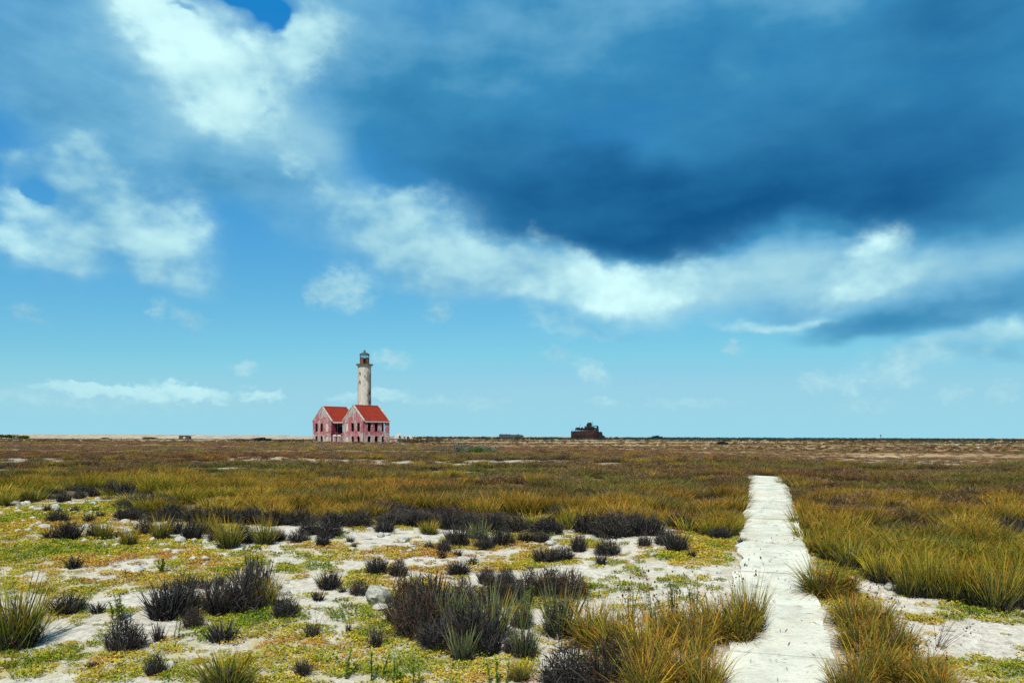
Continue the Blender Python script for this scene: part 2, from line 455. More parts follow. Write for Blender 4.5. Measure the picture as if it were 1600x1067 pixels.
def build_ground():
    ys = np.concatenate([np.linspace(-40, 2, 15)[:-1], np.linspace(2, 5.5, 14)[:-1], np.linspace(5.5, 17, 165)[:-1], np.linspace(17, 40, 110)[:-1],
                         np.geomspace(40, 12000, 90)])
    us = np.sinh(np.linspace(-1, 1, 331) * 2.2) / math.sinh(2.2)
    half = 26 + 1.35 * np.maximum(ys, 0)
    # a rectangular lattice that widens with distance, fine round the stand point
    X = us[None, :] * half[:, None]
    Y = np.repeat(ys[:, None], len(us), 1)
    Zz = hbase(X, Y)
    nr, nc = X.shape
    i = np.arange(nr * nc).reshape(nr, nc)
    faces = np.stack([i[:-1, :-1].ravel(), i[:-1, 1:].ravel(), i[1:, 1:].ravel(), i[1:, :-1].ravel()], 1)
    cv, ti = cover(X.ravel(), Y.ravel())
    fd = in_field(X.ravel(), Y.ravel())
    fl = sstep(fd, -0.3, 0.5) * field_end(X.ravel(), Y.ravel()) * (1 - gaps(X.ravel(), Y.ravel()))
    me = mesh_np('ground', np.stack([X.ravel(), Y.ravel(), Zz.ravel()], 1), faces, smooth=True,
                 attrs={'cover': sstep(cv, 0.12, 0.60) * (1 - fl), 'tint': ti, 'field': fl, 'plain': sstep(Y.ravel(), 34, 60)})
    m = bpy.data.materials.new('ground'); m.use_nodes = True
    T = NT(m.node_tree)
    pos = T.n('ShaderNodeNewGeometry').outputs['Position']
    at = lambda n: T.n('ShaderNodeAttribute', attribute_name=n).outputs['Fac']
    n1 = T.noise(pos, 1.3, 5, 0.6); n2 = T.noise(pos, 9.0, 5, 0.65); n3 = T.noise(pos, 55.0, 4, 0.6)
    sand = T.ramp(n2, [(0.30, (.27, .235, .185)), (0.45, (.43, .39, .315)), (0.62, (.54, .50, .415))])
    sand = T.mix(T.smooth(n1, 0.52, 0.70, 0.0, 0.55), sand, (.33, .265, .185))
    sand = T.mix(T.smooth(n3, 0.56, 0.70, 0.0, 0.5), sand, (.17, .14, .10))
    speck = T.noise(T.v('MULTIPLY', pos, (1, 1, 1)), 24.0, 4, 0.7)
    sand = T.mix(T.smooth(speck, 0.54, 0.62, 0, 0.7), sand, (.30, .27, .20))
    sand = T.mix(T.smooth(speck, 0.44, 0.36, 0, 0.5), sand, (.62, .59, .52))
    moss = T.ramp(at('tint'), [(0.15, (.19, .20, .03)), (0.5, (.38, .31, .06)), (0.85, (.40, .22, .08))])
    moss = T.mix(T.smooth(n3, 0.45, 0.65, 0, 0.7), moss, (.20, .15, .06))
    near = T.mix(T.m('MULTIPLY', at('cover'), T.smooth(T.m('ADD', n2, T.m('MULTIPLY', T.m('SUBTRACT', n3, 0.5), 0.8)), 0.40, 0.58, 0.1, 0.9)), sand, moss)
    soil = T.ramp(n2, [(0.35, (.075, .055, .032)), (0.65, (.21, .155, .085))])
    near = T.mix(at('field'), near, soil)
    # the plain: dry short growth, bands and bare patches lying across it
    lp = T.v('MULTIPLY', pos, (0.011, 0.045, 0.0))
    b1 = T.noise(lp, 1.0, 5, 0.6); b2 = T.noise(T.v('MULTIPLY', pos, (0.03, 0.10, 0.0)), 1.0, 5, 0.65)
    b3 = T.noise(T.v('MULTIPLY', pos, (0.35, 0.9, 0.0)), 1.0, 4, 0.65)
    pl = T.ramp(b1, [(0.34, (.15, .092, .052)), (0.44, (.27, .175, .085)), (0.55, (.32, .22, .115)), (0.66, (.42, .345, .24))])
    pl = T.mix(T.smooth(b2, 0.54, 0.64, 0, 0.7), pl, (.30, .225, .14))
    pl = T.mix(T.smooth(b2, 0.46, 0.36, 0, 0.8), pl, (.095, .064, .038))
    pl = T.mix(T.smooth(b3, 0.52, 0.66, 0, 0.7), pl, (.14, .115, .06))
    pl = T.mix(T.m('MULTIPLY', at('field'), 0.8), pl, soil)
    c = T.mix(at('plain'), near, pl)
    bump = T.n('ShaderNodeBump', {'Strength': 0.55, 'Distance': 0.02, 'Height': T.m('ADD', n2, T.m('MULTIPLY', n3, 0.5))})
    bs = T.n('ShaderNodeBsdfDiffuse', {'Color': c, 'Roughness': 0.6, 'Normal': bump.outputs[0]})
    T.n('ShaderNodeOutputMaterial', {0: bs.outputs[0]})
    o = link('ground', me, m)
    tag(o, 'pale sandy ground of the flat island reaching to the horizon', kind='structure')
    return o


build_ground()


# ------------------------------------------------------------------ the concrete path
def build_path():
    m = bpy.data.materials.new('path_concrete'); m.use_nodes = True
    T = NT(m.node_tree)
    pos = T.n('ShaderNodeNewGeometry').outputs['Position']
    n1 = T.noise(pos, 2.2, 5, 0.6); n2 = T.noise(T.v('MULTIPLY', pos, (1, 2.2, 1)), 13.0, 5, 0.7); n3 = T.noise(pos, 70.0, 4, 0.6)
    rnd = T.n('ShaderNodeObjectInfo').outputs['Random']
    c = T.ramp(n1, [(0.3, (.42, .405, .325)), (0.5, (.55, .54, .44)), (0.68, (.62, .60, .49))])
    c = T.mix(T.smooth(n2, 0.52, 0.66, 0, 0.55), c, (.32, .285, .22))
    c = T.mix(T.smooth(n3, 0.58, 0.72, 0, 0.45), c, (.20, .17, .125))
    c = T.mix(T.smooth(T.noise(pos, 0.9, 4, 0.6), 0.50, 0.62, 0, 0.6), c, (.50, .44, .33))
    c = T.mix(0.5, c, T.ramp(rnd, [(0, (.8, .8, .8)), (1, (1, 1, 1))]), 'MULTIPLY')
    bump = T.n('ShaderNodeBump', {'Strength': 0.5, 'Distance': 0.012, 'Height': T.m('ADD', n2, T.m('MULTIPLY', n3, 0.4))})
    bs = T.n('ShaderNodeBsdfDiffuse', {'Color': c, 'Roughness': 0.5, 'Normal': bump.outputs[0]})
    T.n('ShaderNodeOutputMaterial', {0: bs.outputs[0]})
    root = empty('path', (float(path_cx(3.0)), 3.0, float(hbase(path_cx(3.0), 3.0))))
    tag(root, 'narrow pale concrete path running through the grass', kind='structure')
    pr = np.random.default_rng(3)
    y = 2.2
    while y < 27.2:
        ln = pr.uniform(1.25, 1.75); y1 = y + ln - 0.012
        nu, nv = 9, 9
        V = []; jl = pr.normal(0, 0.06 if y < 14 else .025, nv); jr = pr.normal(0, 0.06 if y < 14 else .025, nv)
        jl = np.convolve(np.pad(jl, 1, mode='edge'), [.25, .5, .25], 'valid'); jr = np.convolve(np.pad(jr, 1, mode='edge'), [.25, .5, .25], 'valid')
        tilt = pr.normal(0, 0.006); dz = pr.normal(0, 0.005)
        for b in range(nv):
            yy = y + (y1 - y) * b / (nv - 1)
            for a in range(nu):
                f = a / (nu - 1)
                off = -0.50 + jl[b] + f * (1.00 + jr[b] - jl[b])
                xx = float(path_cx(yy)) + off
                prof = float(np.interp(yy, _ty, _tz))
                V.append((xx, yy - off * 0.30 - (1.5 * (off + .5) * b / (nv - 1) if y > 25.8 else 0), prof + 0.065 + dz + tilt * off + pr.normal(0, 0.0022)))
        Fc = [(b * nu + a, b * nu + a + 1, (b + 1) * nu + a + 1, (b + 1) * nu + a) for b in range(nv - 1) for a in range(nu - 1)]
        # skirt down into the sand
        ring = [a for a in range(nu)] + [b * nu + nu - 1 for b in range(1, nv)] + [(nv - 1) * nu + a for a in range(nu - 2, -1, -1)] + [b * nu for b in range(nv - 2, 0, -1)]
        base = len(V)
        for r_ in ring:
            V.append((V[r_][0], V[r_][1], V[r_][2] - 0.16))
        k = len(ring)
        for q in range(k):
            Fc.append((ring[q], base + q, base + (q + 1) % k, ring[(q + 1) % k]))
        me = mesh_np('slab', np.array(V) - np.array(root.location), [list(f) for f in Fc])
        link('slab', me, m, root)
        y = y1 + 0.012


build_path()


# ------------------------------------------------------------------ lighthouse buildings
def simple_mat(name, c1, c2, scale=1.0, c3=None, s3=6.0, lo=0.4, hi=0.6, rough=0.8, lo3=0.55, hi3=0.65, amt3=0.8, metallic=0.0, obj=True, stretch=(1, 1, 1)):
    m = bpy.data.materials.new(name); m.use_nodes = True
    T = NT(m.node_tree)
    tc = T.n('ShaderNodeTexCoord').outputs['Object'] if obj else T.n('ShaderNodeNewGeometry').outputs['Position']
    v = T.v('MULTIPLY', tc, stretch)
    c = T.mix(T.smooth(T.noise(v, scale, 5, 0.65), lo, hi), c1, c2)
    if c3 is not None:
        c = T.mix(T.smooth(T.noise(v, s3, 5, 0.65), lo3, hi3, 0, amt3), c, c3)
    b = T.n('ShaderNodeBsdfPrincipled', {'Base Color': c, 'Roughness': rough, 'Metallic': metallic, 'Specular IOR Level': 0.2})
    T.n('ShaderNodeOutputMaterial', {0: b.outputs[0]})
    return m


def plaster_mat(name, pink, fade, low):
    """painted plaster fallen off in patches, more of it gone low down and in the gables"""
    m = bpy.data.materials.new(name); m.use_nodes = True
    T = NT(m.node_tree)
    pos = T.n('ShaderNodeNewGeometry').outputs['Position']
    z = T.n('ShaderNodeSeparateXYZ', {0: pos}).outputs[2]
    n = T.noise(pos, 0.55, 5, 0.6); n2 = T.noise(pos, 1.6, 5, 0.7); st = T.noise(T.v('MULTIPLY', pos, (2.4, 2.4, 0.45)), 1.0, 4, 0.65)
    c = T.mix(T.smooth(n2, 0.42, 0.60), pink, tuple(p * 0.62 for p in pink[:1]) + tuple(p * 0.45 for p in pink[1:]))
    c = T.mix(T.smooth(st, 0.52, 0.66, 0, 0.75), c, (.50, .27, .265))
    # height bands where more plaster is gone: the gable tops and the basement storey
    zb = T.m('MAXIMUM', T.smooth(z, 5.6, 7.2, 0, 0.11), T.smooth(z, 2.4, 1.6, 0, low))
    bare = T.smooth(T.m('ADD', T.m('ADD', n, zb), T.m('MULTIPLY', T.m('SUBTRACT', n2, 0.5), 0.35)), 0.535, 0.60)
    stone = T.ramp(st, [(0.35, (.22, .185, .17)), (0.5, (.40, .33, .285)), (0.65, (.50, .43, .365))])
    c = T.mix(T.m('MULTIPLY', bare, fade), c, stone)
    bump = T.n('ShaderNodeBump', {'Strength': 0.4, 'Distance': 0.05, 'Height': T.m('SUBTRACT', n2, T.m('MULTIPLY', bare, 0.5))})
    b = T.n('ShaderNodeBsdfPrincipled', {'Base Color': c, 'Roughness': 0.9, 'Specular IOR Level': 0.15, 'Normal': bump.outputs[0]})
    T.n('ShaderNodeOutputMaterial', {0: b.outputs[0]})
    return m


M_PINK = plaster_mat('pink_plaster', (.44, .150, .165), 0.9, 0.10)
M_MAG_SHADED = plaster_mat('shaded_magenta_plaster', (.15, .022, .055), 0.35, 0.02)  # magenta darkened so the courtyard shade is in the colour itself
M_CREAM = simple_mat('cream_plaster', (.60, .52, .43), (.45, .38, .32), 1.2, (.30, .25, .22), 4.0)
M_COPE = simple_mat('coping', (.50, .45, .40), (.33, .29, .26), 1.5)
M_ROOF = simple_mat('red_roof', (.26, .024, .007), (.20, .020, .009), 0.8, (.13, .022, .012), 3.0, amt3=0.5, rough=0.75)
M_DARK = simple_mat('dark_interior', (.03, .025, .025), (.05, .04, .04), 1.0)
M_TOWER = bpy.data.materials.new('tower_plaster'); M_TOWER.use_nodes = True
M_RUST = simple_mat('rust', (.23, .065, .02), (.11, .035, .02), 1.6, (.32, .12, .04), 5.0, rough=0.85)
M_IRON = simple_mat('lantern_iron', (.045, .055, .05), (.09, .10, .085), 1.5, (.16, .07, .03), 4.0, rough=0.7)
M_GLASS = bpy.data.materials.new('lantern_glass'); M_GLASS.use_nodes = True


def _mats():
    T = NT(M_TOWER.node_tree)
    pos = T.n('ShaderNodeTexCoord').outputs['Object']
    n = T.noise(T.v('MULTIPLY', pos, (1, 1, 0.35)), 0.55, 5, 0.6); n2 = T.noise(T.v('MULTIPLY', pos, (1, 1, 0.4)), 2.2, 5, 0.7)
    c = T.mix(T.smooth(n2, 0.45, 0.62), (.54, .48, .40), (.40, .355, .295))
    x = T.n('ShaderNodeSeparateXYZ', {0: pos}).outputs[0]
    side = T.smooth(x, 0.6, 1.5, 0, 0.16)          # the weather side, plaster stained dark
    gone = T.smooth(T.m('ADD', T.m('ADD', n, side), T.m('MULTIPLY', T.m('SUBTRACT', n2, 0.5), 0.3)), 0.60, 0.65)
    c = T.mix(T.m('MULTIPLY', gone, 0.85), c, T.mix(T.smooth(n2, 0.4, 0.6), (.12, .105, .09), (.24, .21, .18)))
    b = T.n('ShaderNodeBsdfPrincipled', {'Base Color': c, 'Roughness': 0.9, 'Specular IOR Level': 0.15})
    T.n('ShaderNodeOutputMaterial', {0: b.outputs[0]})
    T = NT(M_GLASS.node_tree)
    g = T.n('ShaderNodeBsdfGlossy', {'Color': (.85, .9, .9), 'Roughness': 0.08})
    t = T.n('ShaderNodeBsdfTransparent', {'Color': (.80, .86, .86)})
    mx = T.n('ShaderNodeMixShader', {0: 0.25, 1: t.outputs[0], 2: g.outputs[0]})
    T.n('ShaderNodeOutputMaterial', {0: mx.outputs[0]})


_mats()


class MB:
    def __init__(s): s.v = []; s.f = []
    def quad(s, a, b, c, d):
        i = len(s.v); s.v += [a, b, c, d]; s.f.append([i, i + 1, i + 2, i + 3])
    def poly(s, pts):
        i = len(s.v); s.v += list(pts); s.f.append(list(range(i, i + len(pts))))
    def box(s, x0, x1, y0, y1, z0, z1):
        i = len(s.v)
        s.v += [(x0, y0, z0), (x1, y0, z0), (x1, y1, z0), (x0, y1, z0), (x0, y0, z1), (x1, y0, z1), (x1, y1, z1), (x0, y1, z1)]
        s.f += [[i + q for q in f] for f in ([0, 3, 2, 1], [4, 5, 6, 7], [0, 1, 5, 4], [1, 2, 6, 5], [2, 3, 7, 6], [3, 0, 4, 7])]
        return s
    def prism(s, pts, d0, d1, axis='y'):
        """outline pts (a,b) swept along an axis"""
        def P(a, b, d):
            return {'y': (a, d, b), 'x': (d, a, b), 'z': (a, b, d)}[axis]
        n = len(pts); i = len(s.v)
        s.v += [P(a, b, d0) for a, b in pts] + [P(a, b, d1) for a, b in pts]
        s.f += [list(range(i, i + n)), list(range(i + 2 * n - 1, i + n - 1, -1))]
        s.f += [[i + q, i + (q + 1) % n, i + n + (q + 1) % n, i + n + q] for q in range(n)]
        return s
    def tube(s, p, q, r0, r1=None, n=8):
        r1 = r0 if r1 is None else r1
        p = Vector(p); q = Vector(q); d = (q - p).normalized()
        a = d.orthogonal().normalized(); b = d.cross(a); i = len(s.v)
        for c, r in ((p, r0), (q, r1)):
            for k in range(n):
                t = 2 * math.pi * k / n
                s.v.append(tuple(c + a * (r * math.cos(t)) + b * (r * math.sin(t))))
        s.f += [[i + k, i + (k + 1) % n, i + n + (k + 1) % n, i + n + k] for k in range(n)]
        s.f += [list(range(i + n - 1, i - 1, -1)), list(range(i + n, i + 2 * n))]
        return s
    def lathe(s, prof, n=32, a0=0.0):
        i = len(s.v)
        for (r, z) in prof:
            for k in range(n):
                t = 2 * math.pi * k / n + a0
                s.v.append((r * math.cos(t), r * math.sin(t), z))
        for j in range(len(prof) - 1):
            for k in range(n):
                s.f.append([i + j * n + k, i + j * n + (k + 1) % n, i + (j + 1) * n + (k + 1) % n, i + (j + 1) * n + k])
        return s
    def build(s, name, mat, parent=None, smooth=False, loc=None):
        me = bpy.data.meshes.new(name); me.from_pydata([tuple(map(float, v)) for v in s.v], [], s.f); me.update()
        if smooth:
            me.polygons.foreach_set('use_smooth', np.ones(len(me.polygons), dtype=bool))
        return link(name, me, mat, parent, loc)


def wall(name, parent, mat, origin, direc, length, h, holes, th=0.24, gable=None):
    """wall standing on origin, running along direc, thickness to its left-hand (inner) side; holes (u0,u1,z0,z1,arch)"""
    d = Vector((direc[0], direc[1], 0)).normalized(); nrm = Vector((-d.y, d.x, 0)); o = Vector(origin); mb = MB()
    P = lambda u, w, z: tuple(o + d * u + nrm * w + Vector((0, 0, z)))
    us = sorted({0.0, length, *[q for hh in holes for q in hh[:2]]}); zs = sorted({0.0, h, *[q for hh in holes for q in hh[2:4]]})
    def inside(u, z): return any(a < u < b and c < z < e for a, b, c, e, *_ in holes)
    for a, b in zip(us, us[1:]):
        for c, e in zip(zs, zs[1:]):
            if inside((a + b) / 2, (c + e) / 2): continue
            mb.quad(P(a, 0, c), P(b, 0, c), P(b, 0, e), P(a, 0, e))
            mb.quad(P(b, th, c), P(a, th, c), P(a, th, e), P(b, th, e))
    for (a, b, c, e, arch) in holes:
        r = (b - a) / 2; sp = e - r if arch else e
        mb.quad(P(a, 0, c), P(a, th, c), P(a, th, sp), P(a, 0, sp)); mb.quad(P(b, th, c), P(b, 0, c), P(b, 0, sp), P(b, th, sp))
        mb.quad(P(a, 0, c), P(b, 0, c), P(b, th, c), P(a, th, c))
        if not arch:
            mb.quad(P(a, th, e), P(b, th, e), P(b, 0, e), P(a, 0, e))
        else:
            m = (a + b) / 2; arc = [(m - r * math.cos(t), sp + r * math.sin(t)) for t in np.linspace(0, math.pi, 9)]
            for (q0, q1) in zip(arc, arc[1:]):
                mb.quad(P(q0[0], 0, q0[1]), P(q1[0], 0, q1[1]), P(q1[0], th, q1[1]), P(q0[0], th, q0[1]))
                for w in (0, th):
                    mb.quad(P(q0[0], w, q0[1]), P(q1[0], w, q1[1]), P(q1[0], w, e), P(q0[0], w, e))
    for (a, b) in ((0, 0), (length, length)):
        mb.quad(P(a, 0, 0), P(a, th, 0), P(a, th, h), P(a, 0, h))
    if gable:
        for w in (0, th):
            mb.poly([P(0, w, h), P(length, w, h), P(length / 2, w, gable)])
        mb.quad(P(0, 0, h), P(length / 2, 0, gable), P(length / 2, th, gable), P(0, th, h))
        mb.quad(P(length, 0, h), P(length / 2, 0, gable), P(length / 2, th, gable), P(length, th, h))
    else:
        mb.quad(P(0, 0, h), P(length, 0, h), P(length, th, h), P(0, th, h))
    return mb.build(name, mat, parent)


LH = Vector((-37.4, 200.0, -0.12))          # near corner of the front wing
LROT = R(-45)                              # local +x runs along the gable towards the viewer, +y along the side
W, L, EAVE, APEX, GAP = 9.1, 8.1, 5.55, 9.3, 5.6


def wing(name, x0, court_left, label, front_blocked):
    """wing with its near right corner at local x = x0; gable fronts at y = 0 and y = L"""
    root = empty(name, LH + Matrix.Rotation(LROT, 3, 'Z') @ Vector((x0, 0, 0)), LROT)
    gw = [-W * (1 - f) for f in (0.2, 0.485, 0.77)]
    hol = []
    for k, c in enumerate(gw):
        hol += [(c + W - 0.62, c + W + 0.62, 2.8, 4.95, False), (c + W - 0.62, c + W + 0.62, 0.15, 1.65, True)]
    wall('gable_wall', root, M_PINK, (-W, 0, 0), (1, 0), W, EAVE, hol, gable=APEX)
    sv = [1.88, 4.05, 6.2]
    sh = []
    for c in sv:
        sh += [(c - 0.52, c + 0.52, 2.8, 4.95, False), (c - 0.52, c + 0.52, 0.15, 1.65, True)]
    wall('side_wall', root, M_MAG_SHADED if court_left else M_PINK, (0, 0.002, 0), (0, 1), L - 0.004, EAVE, sh)
    wall('gable_wall', root, M_PINK, (0, L, 0), (-1, 0), W, EAVE, hol, gable=APEX)
    wall('side_wall', root, M_PINK, (-W, L - 0.002, 0), (0, -1), L - 0.004, EAVE, sh)
    MB().box(-W + .25, -.25, .25, L - .25, 2.35, 2.6).build('upper_floor', M_DARK, root)
    MB().box(-W + .25, -.25, L * .30, L * .30 + .2, 0.0, 2.34).build('partition', M_DARK, root)
    # the window bay that was walled up, upper and lower
    c = gw[front_blocked]
    MB().box(c - .615, c + .615, .08, .22, 2.805, 4.945).build('walled_up_window', M_CREAM, root)
    MB().box(c - .615, c + .615, .12, .22, 0.155, 1.62).build('walled_up_arch', M_CREAM, root)
    # roof: two slopes, ridge and the raised verge copings
    rise = (APEX - EAVE) / (W / 2); ov = 0.28; t = 0.16
    rf = MB()
    for s in (-1, 1):
        ex = -W / 2 + s * (W / 2 + ov); ez = EAVE - ov * rise + 0.05; rx = -W / 2; rz = APEX + 0.05
        rf.prism([(ex, ez), (rx, rz), (rx, rz + t), (ex, ez + t)], 0.34, L - 0.34)
    roof = rf.build('roof', M_ROOF, root)
    MB().tube((-W / 2, 0.36, APEX + .20), (-W / 2, L - .36, APEX + .20), .13).build('ridge_cap', M_ROOF, roof)
    for y0 in (-0.06, L - 0.33):
        for s in (-1, 1):
            mb = MB(); ex = -W / 2 + s * (W / 2 + ov + .05); ez = EAVE - (ov + .05) * rise + 0.06; rx = -W / 2
            mb.prism([(ex, ez), (rx, APEX + .06), (rx, APEX + .36), (ex, ez + .30)], y0, y0 + 0.39)
            mb.build('verge_coping', M_COPE, roof)
    MB().box(.003, .30, .30, L - .30, EAVE - .42, EAVE - .14).build('cornice', M_CREAM, root)
    MB().box(-W - .30, -W - .003, .30, L - .30, EAVE - .42, EAVE - .14).build('cornice', M_CREAM, root)
    MB().box(-W - .12, .12, -.12, L + .12, -.3, .10).build('plinth', M_COPE, root)
    # what is left of a few frames in the openings
    for k, c in enumerate(gw):
        if k == front_blocked: continue
        f = MB(); f.box(c - .615, c - .56, .12, .2, 2.81, 4.94); f.box(c + .56, c + .615, .12, .2, 2.81, 4.94); f.box(c - .55, c + .55, .12, .2, 4.86, 4.94)
        f.build('window_frame', M_DARK, root)
    tag(root, label, 'building', 'gabled wings of the ruined keeper house')
    return root


wing_r = wing('ruined_house', 0.0, False, 'pink ruined house wing with red roof, nearer one in front of tower', 0)
wing_l = wing('ruined_house', -W - GAP, True, 'pink ruined house wing with red roof, set back left of the stairs', 2)
# chimney stub on the rear wing
cb = MB().box(-1.3, -.55, 6.4, 7.1, 6.0, 8.15); cb.prism([(-1.4, 8.15), (-.45, 8.15), (-.92, 8.75)], 6.3, 7.2)
cb.build('chimney', M_CREAM, wing_l)

# the block between the wings, with its stairs
RM = Matrix.Rotation(LROT, 3, 'Z')
lk = empty('link_block', LH + RM @ Vector((-W - GAP, 0, 0)), LROT)
wall('front_wall', lk, M_MAG_SHADED, (.01, 4.6, 0), (1, 0), GAP - .02, 5.1, [(2.2, 3.4, 2.7, 4.9, False), (.7, 1.6, .15, 1.6, True), (4.0, 4.9, .15, 1.6, True)])
wall('rear_wall', lk, M_PINK, (GAP - .01, L - 1.9, 0), (-1, 0), GAP - .02, 5.1, [(2.2, 3.4, 2.7, 4.9, False)])
MB().box(.01, GAP - .01, 4.35, L - 1.7, 5.11, 5.35).build('flat_roof', M_COPE, lk)
MB().box(.01, GAP - .01, 5.06, L - 2.36, 2.3, 2.55).build('upper_floor', M_DARK, lk)
tag(lk, 'dark magenta link block in the gap between the two house wings', 'building')
# veranda roof added to shade the courtyard side of the rear wing
vr = empty('veranda_roof', LH + RM @ Vector((-W - GAP, 0, 0)), LROT)
MB().box(.31, 2.1, .5, 4.3, 4.95, 5.08).build('deck', M_COPE, vr)
for yy in (.6, 4.1):
    MB().box(1.92, 2.06, yy, yy + .14, 0.0, 4.945).build('post', M_DARK, vr)
tag(vr, 'narrow added veranda roof on thin posts inside the courtyard gap', 'veranda')
st = empty('stone_stairs', LH + RM @ Vector((-12.0, 0, 0)), LROT)
for k in range(14):
    MB().box(-.85, .95, .35 + k * .27, .35 + (k + 1) * .27 if k < 13 else 4.25, 0, .19 * (k + 1)).build('step', M_MAG_SHADED, st)
for s in (-1.1, .96):
    MB().prism([(.3, 0), (4.2, 0), (4.2, 3.5), (3.9, 3.5), (.3, .9)], s, s + .24, 'x').build('parapet', M_PINK, st)
    p = MB().box(s - .22, s + .46, -.35, .29, 0, 1.55).build('pillar', M_PINK, st)
    MB().prism([(s - .30, 1.552), (s + .54, 1.552), (s + .12, 1.95)], -.43, .37).build('cap', M_CREAM, p)
tag(st, 'stairs with two capped pink pillars between the house wings', 'stairs')

# ------------------------------------------------------------------ the tower
TC = LH + RM @ Vector((-11.9, 8.54, 0))
tw = empty('lighthouse_tower', TC)
face = math.atan2(-TC.y, -TC.x)            # direction from the tower towards the viewer


def tower_shell():
    n = 72; zb = sorted({*np.linspace(0, 20.3, 24).tolist(), *[q for w_ in WINS for q in (w_[1], w_[1] + 0.95, w_[1] + 1.3)]})
    rad = lambda z: 1.86 - 0.12 * z / 20.3
    bm = MB(); a0 = face
    ang = lambda k: a0 + 2 * math.pi * k / n
    P = lambda k, z, r: (r * math.cos(ang(k)), r * math.sin(ang(k)), z)
    for z0, z1 in zip(zb, zb[1:]):
        for k in range(n):
            hole = False
            for (kk, zw) in WINS:
                if (k - kk) % n < 4 and zw - 1e-6 <= z0 and z1 <= zw + 1.3 + 1e-6:
                    hole = z1 <= zw + .95 + 1e-6 or 1 <= (k - kk) % n < 3
            if not hole:
                bm.quad(P(k, z0, rad(z0)), P(k + 1, z0, rad(z0)), P(k + 1, z1, rad(z1)), P(k, z1, rad(z1)))
    for (kk, zw) in WINS:
        for (ka, kb, za, zc) in ((kk, kk + 4, zw, zw + .95), (kk + 1, kk + 3, zw + .95, zw + 1.3)):
            for q in (ka, kb):
                bm.quad(P(q, za, rad(za)), P(q, za, 1.3), P(q, zc, 1.3), P(q, zc, rad(zc)))
            for k in range(ka, kb):
                bm.quad(P(k, zc, rad(zc)), P(k + 1, zc, rad(zc)), P(k + 1, zc, 1.3), P(k, zc, 1.3))
                if za == zw: bm.quad(P(k, za, rad(za)), P(k + 1, za, rad(za)), P(k + 1, za, 1.3), P(k, za, 1.3))
    return bm


# viewer-right is counter-clockwise seen from above? angles grow anticlockwise: +angle = viewer's right side
WINS = [(-11, 17.6), (-11, 15.3), (8, 12.5), (8, 10.0), (-11, 12.9 - 6.5), (8, 5.0)]
shell = tower_shell().build('shaft', M_TOWER, tw, smooth=False)
MB().lathe([(1.28, 0.1), (1.28, 20.2)], 32).build('inner_well', M_DARK, tw)
g = MB().lathe([(1.745, 20.1), (1.80, 20.3), (2.02, 20.55), (2.05, 20.62), (2.24, 20.66), (2.24, 20.86), (0.0, 20.9)], 48).build('gallery', M_TOWER, tw)
MB().lathe([(2.25, 20.70), (2.29, 20.70), (2.29, 20.92), (2.0, 20.93)], 48).build('gallery_edge', M_IRON, g)
la = math.pi / 8 + face
# lantern: rusted lower panels (one missing as the doorway), glazing above, roof and finial
NP = 10
for k in range(NP):
    t0 = face + 2 * math.pi * (k - .5) / NP; t1 = face + 2 * math.pi * (k + .5) / NP
    A = lambda t, r, z: (r * math.cos(t), r * math.sin(t), z)
    if k != 0:
        mb = MB(); mb.quad(A(t0, 1.2, 20.9), A(t1, 1.2, 20.9), A(t1, 1.2, 22.55), A(t0, 1.2, 22.55))
        mb.quad(A(t1, 1.12, 20.9), A(t0, 1.12, 20.9), A(t0, 1.12, 22.55), A(t1, 1.12, 22.55))
        mb.quad(A(t0, 1.2, 22.55), A(t1, 1.2, 22.55), A(t1, 1.12, 22.55), A(t0, 1.12, 22.55))
        mb.build('rusty_panel', M_RUST, tw)
    mb = MB(); mb.quad(A(t0, 1.17, 22.66), A(t1, 1.17, 22.66), A(t1, 1.17, 23.46), A(t0, 1.17, 23.46)); mb.build('pane', M_GLASS, tw)
    MB().tube(A(t0, 1.2, 20.88), A(t0, 1.2, 23.5), .065, n=6).build('lantern_bar', M_IRON, tw)
MB().lathe([(1.08, 22.56), (1.27, 22.56), (1.27, 22.65), (1.08, 22.65), (1.08, 22.56)], 20).build('sill_ring', M_IRON, tw)
rf_ = MB().lathe([(1.0, 23.47), (1.36, 23.47), (1.36, 23.60), (1.15, 23.78), (0.75, 24.0), (0.34, 24.16), (0.0, 24.2)], 20).build('lantern_roof', M_IRON, tw)
MB().lathe([(.26, 24.1), (.30, 24.35), (.22, 24.42), (.28, 24.5), (.24, 24.68), (0, 24.72)], 12).build('vent', M_IRON, rf_)
MB().tube((0, 0, 20.9), (0, 0, 22.4), .28, .2).build('lamp_pedestal', M_DARK, tw)
tag(tw, 'tall round off-white lighthouse tower with rusty lantern room', 'lighthouse')

# small pink block right of the house
mbk = empty('pink_tank', ((619.5 - 800) / F * 198, 198, 0), R(-30))
MB().box(-1.35, 1.35, -1.0, 1.0, -.2, .85).build('body', M_PINK, mbk)
MB().box(-1.5, 1.5, -1.15, 1.15, .853, 1.02).build('slab_cover', M_COPE, mbk)
tag(mbk, 'low pink masonry tank at the right foot of the house', 'water tank')

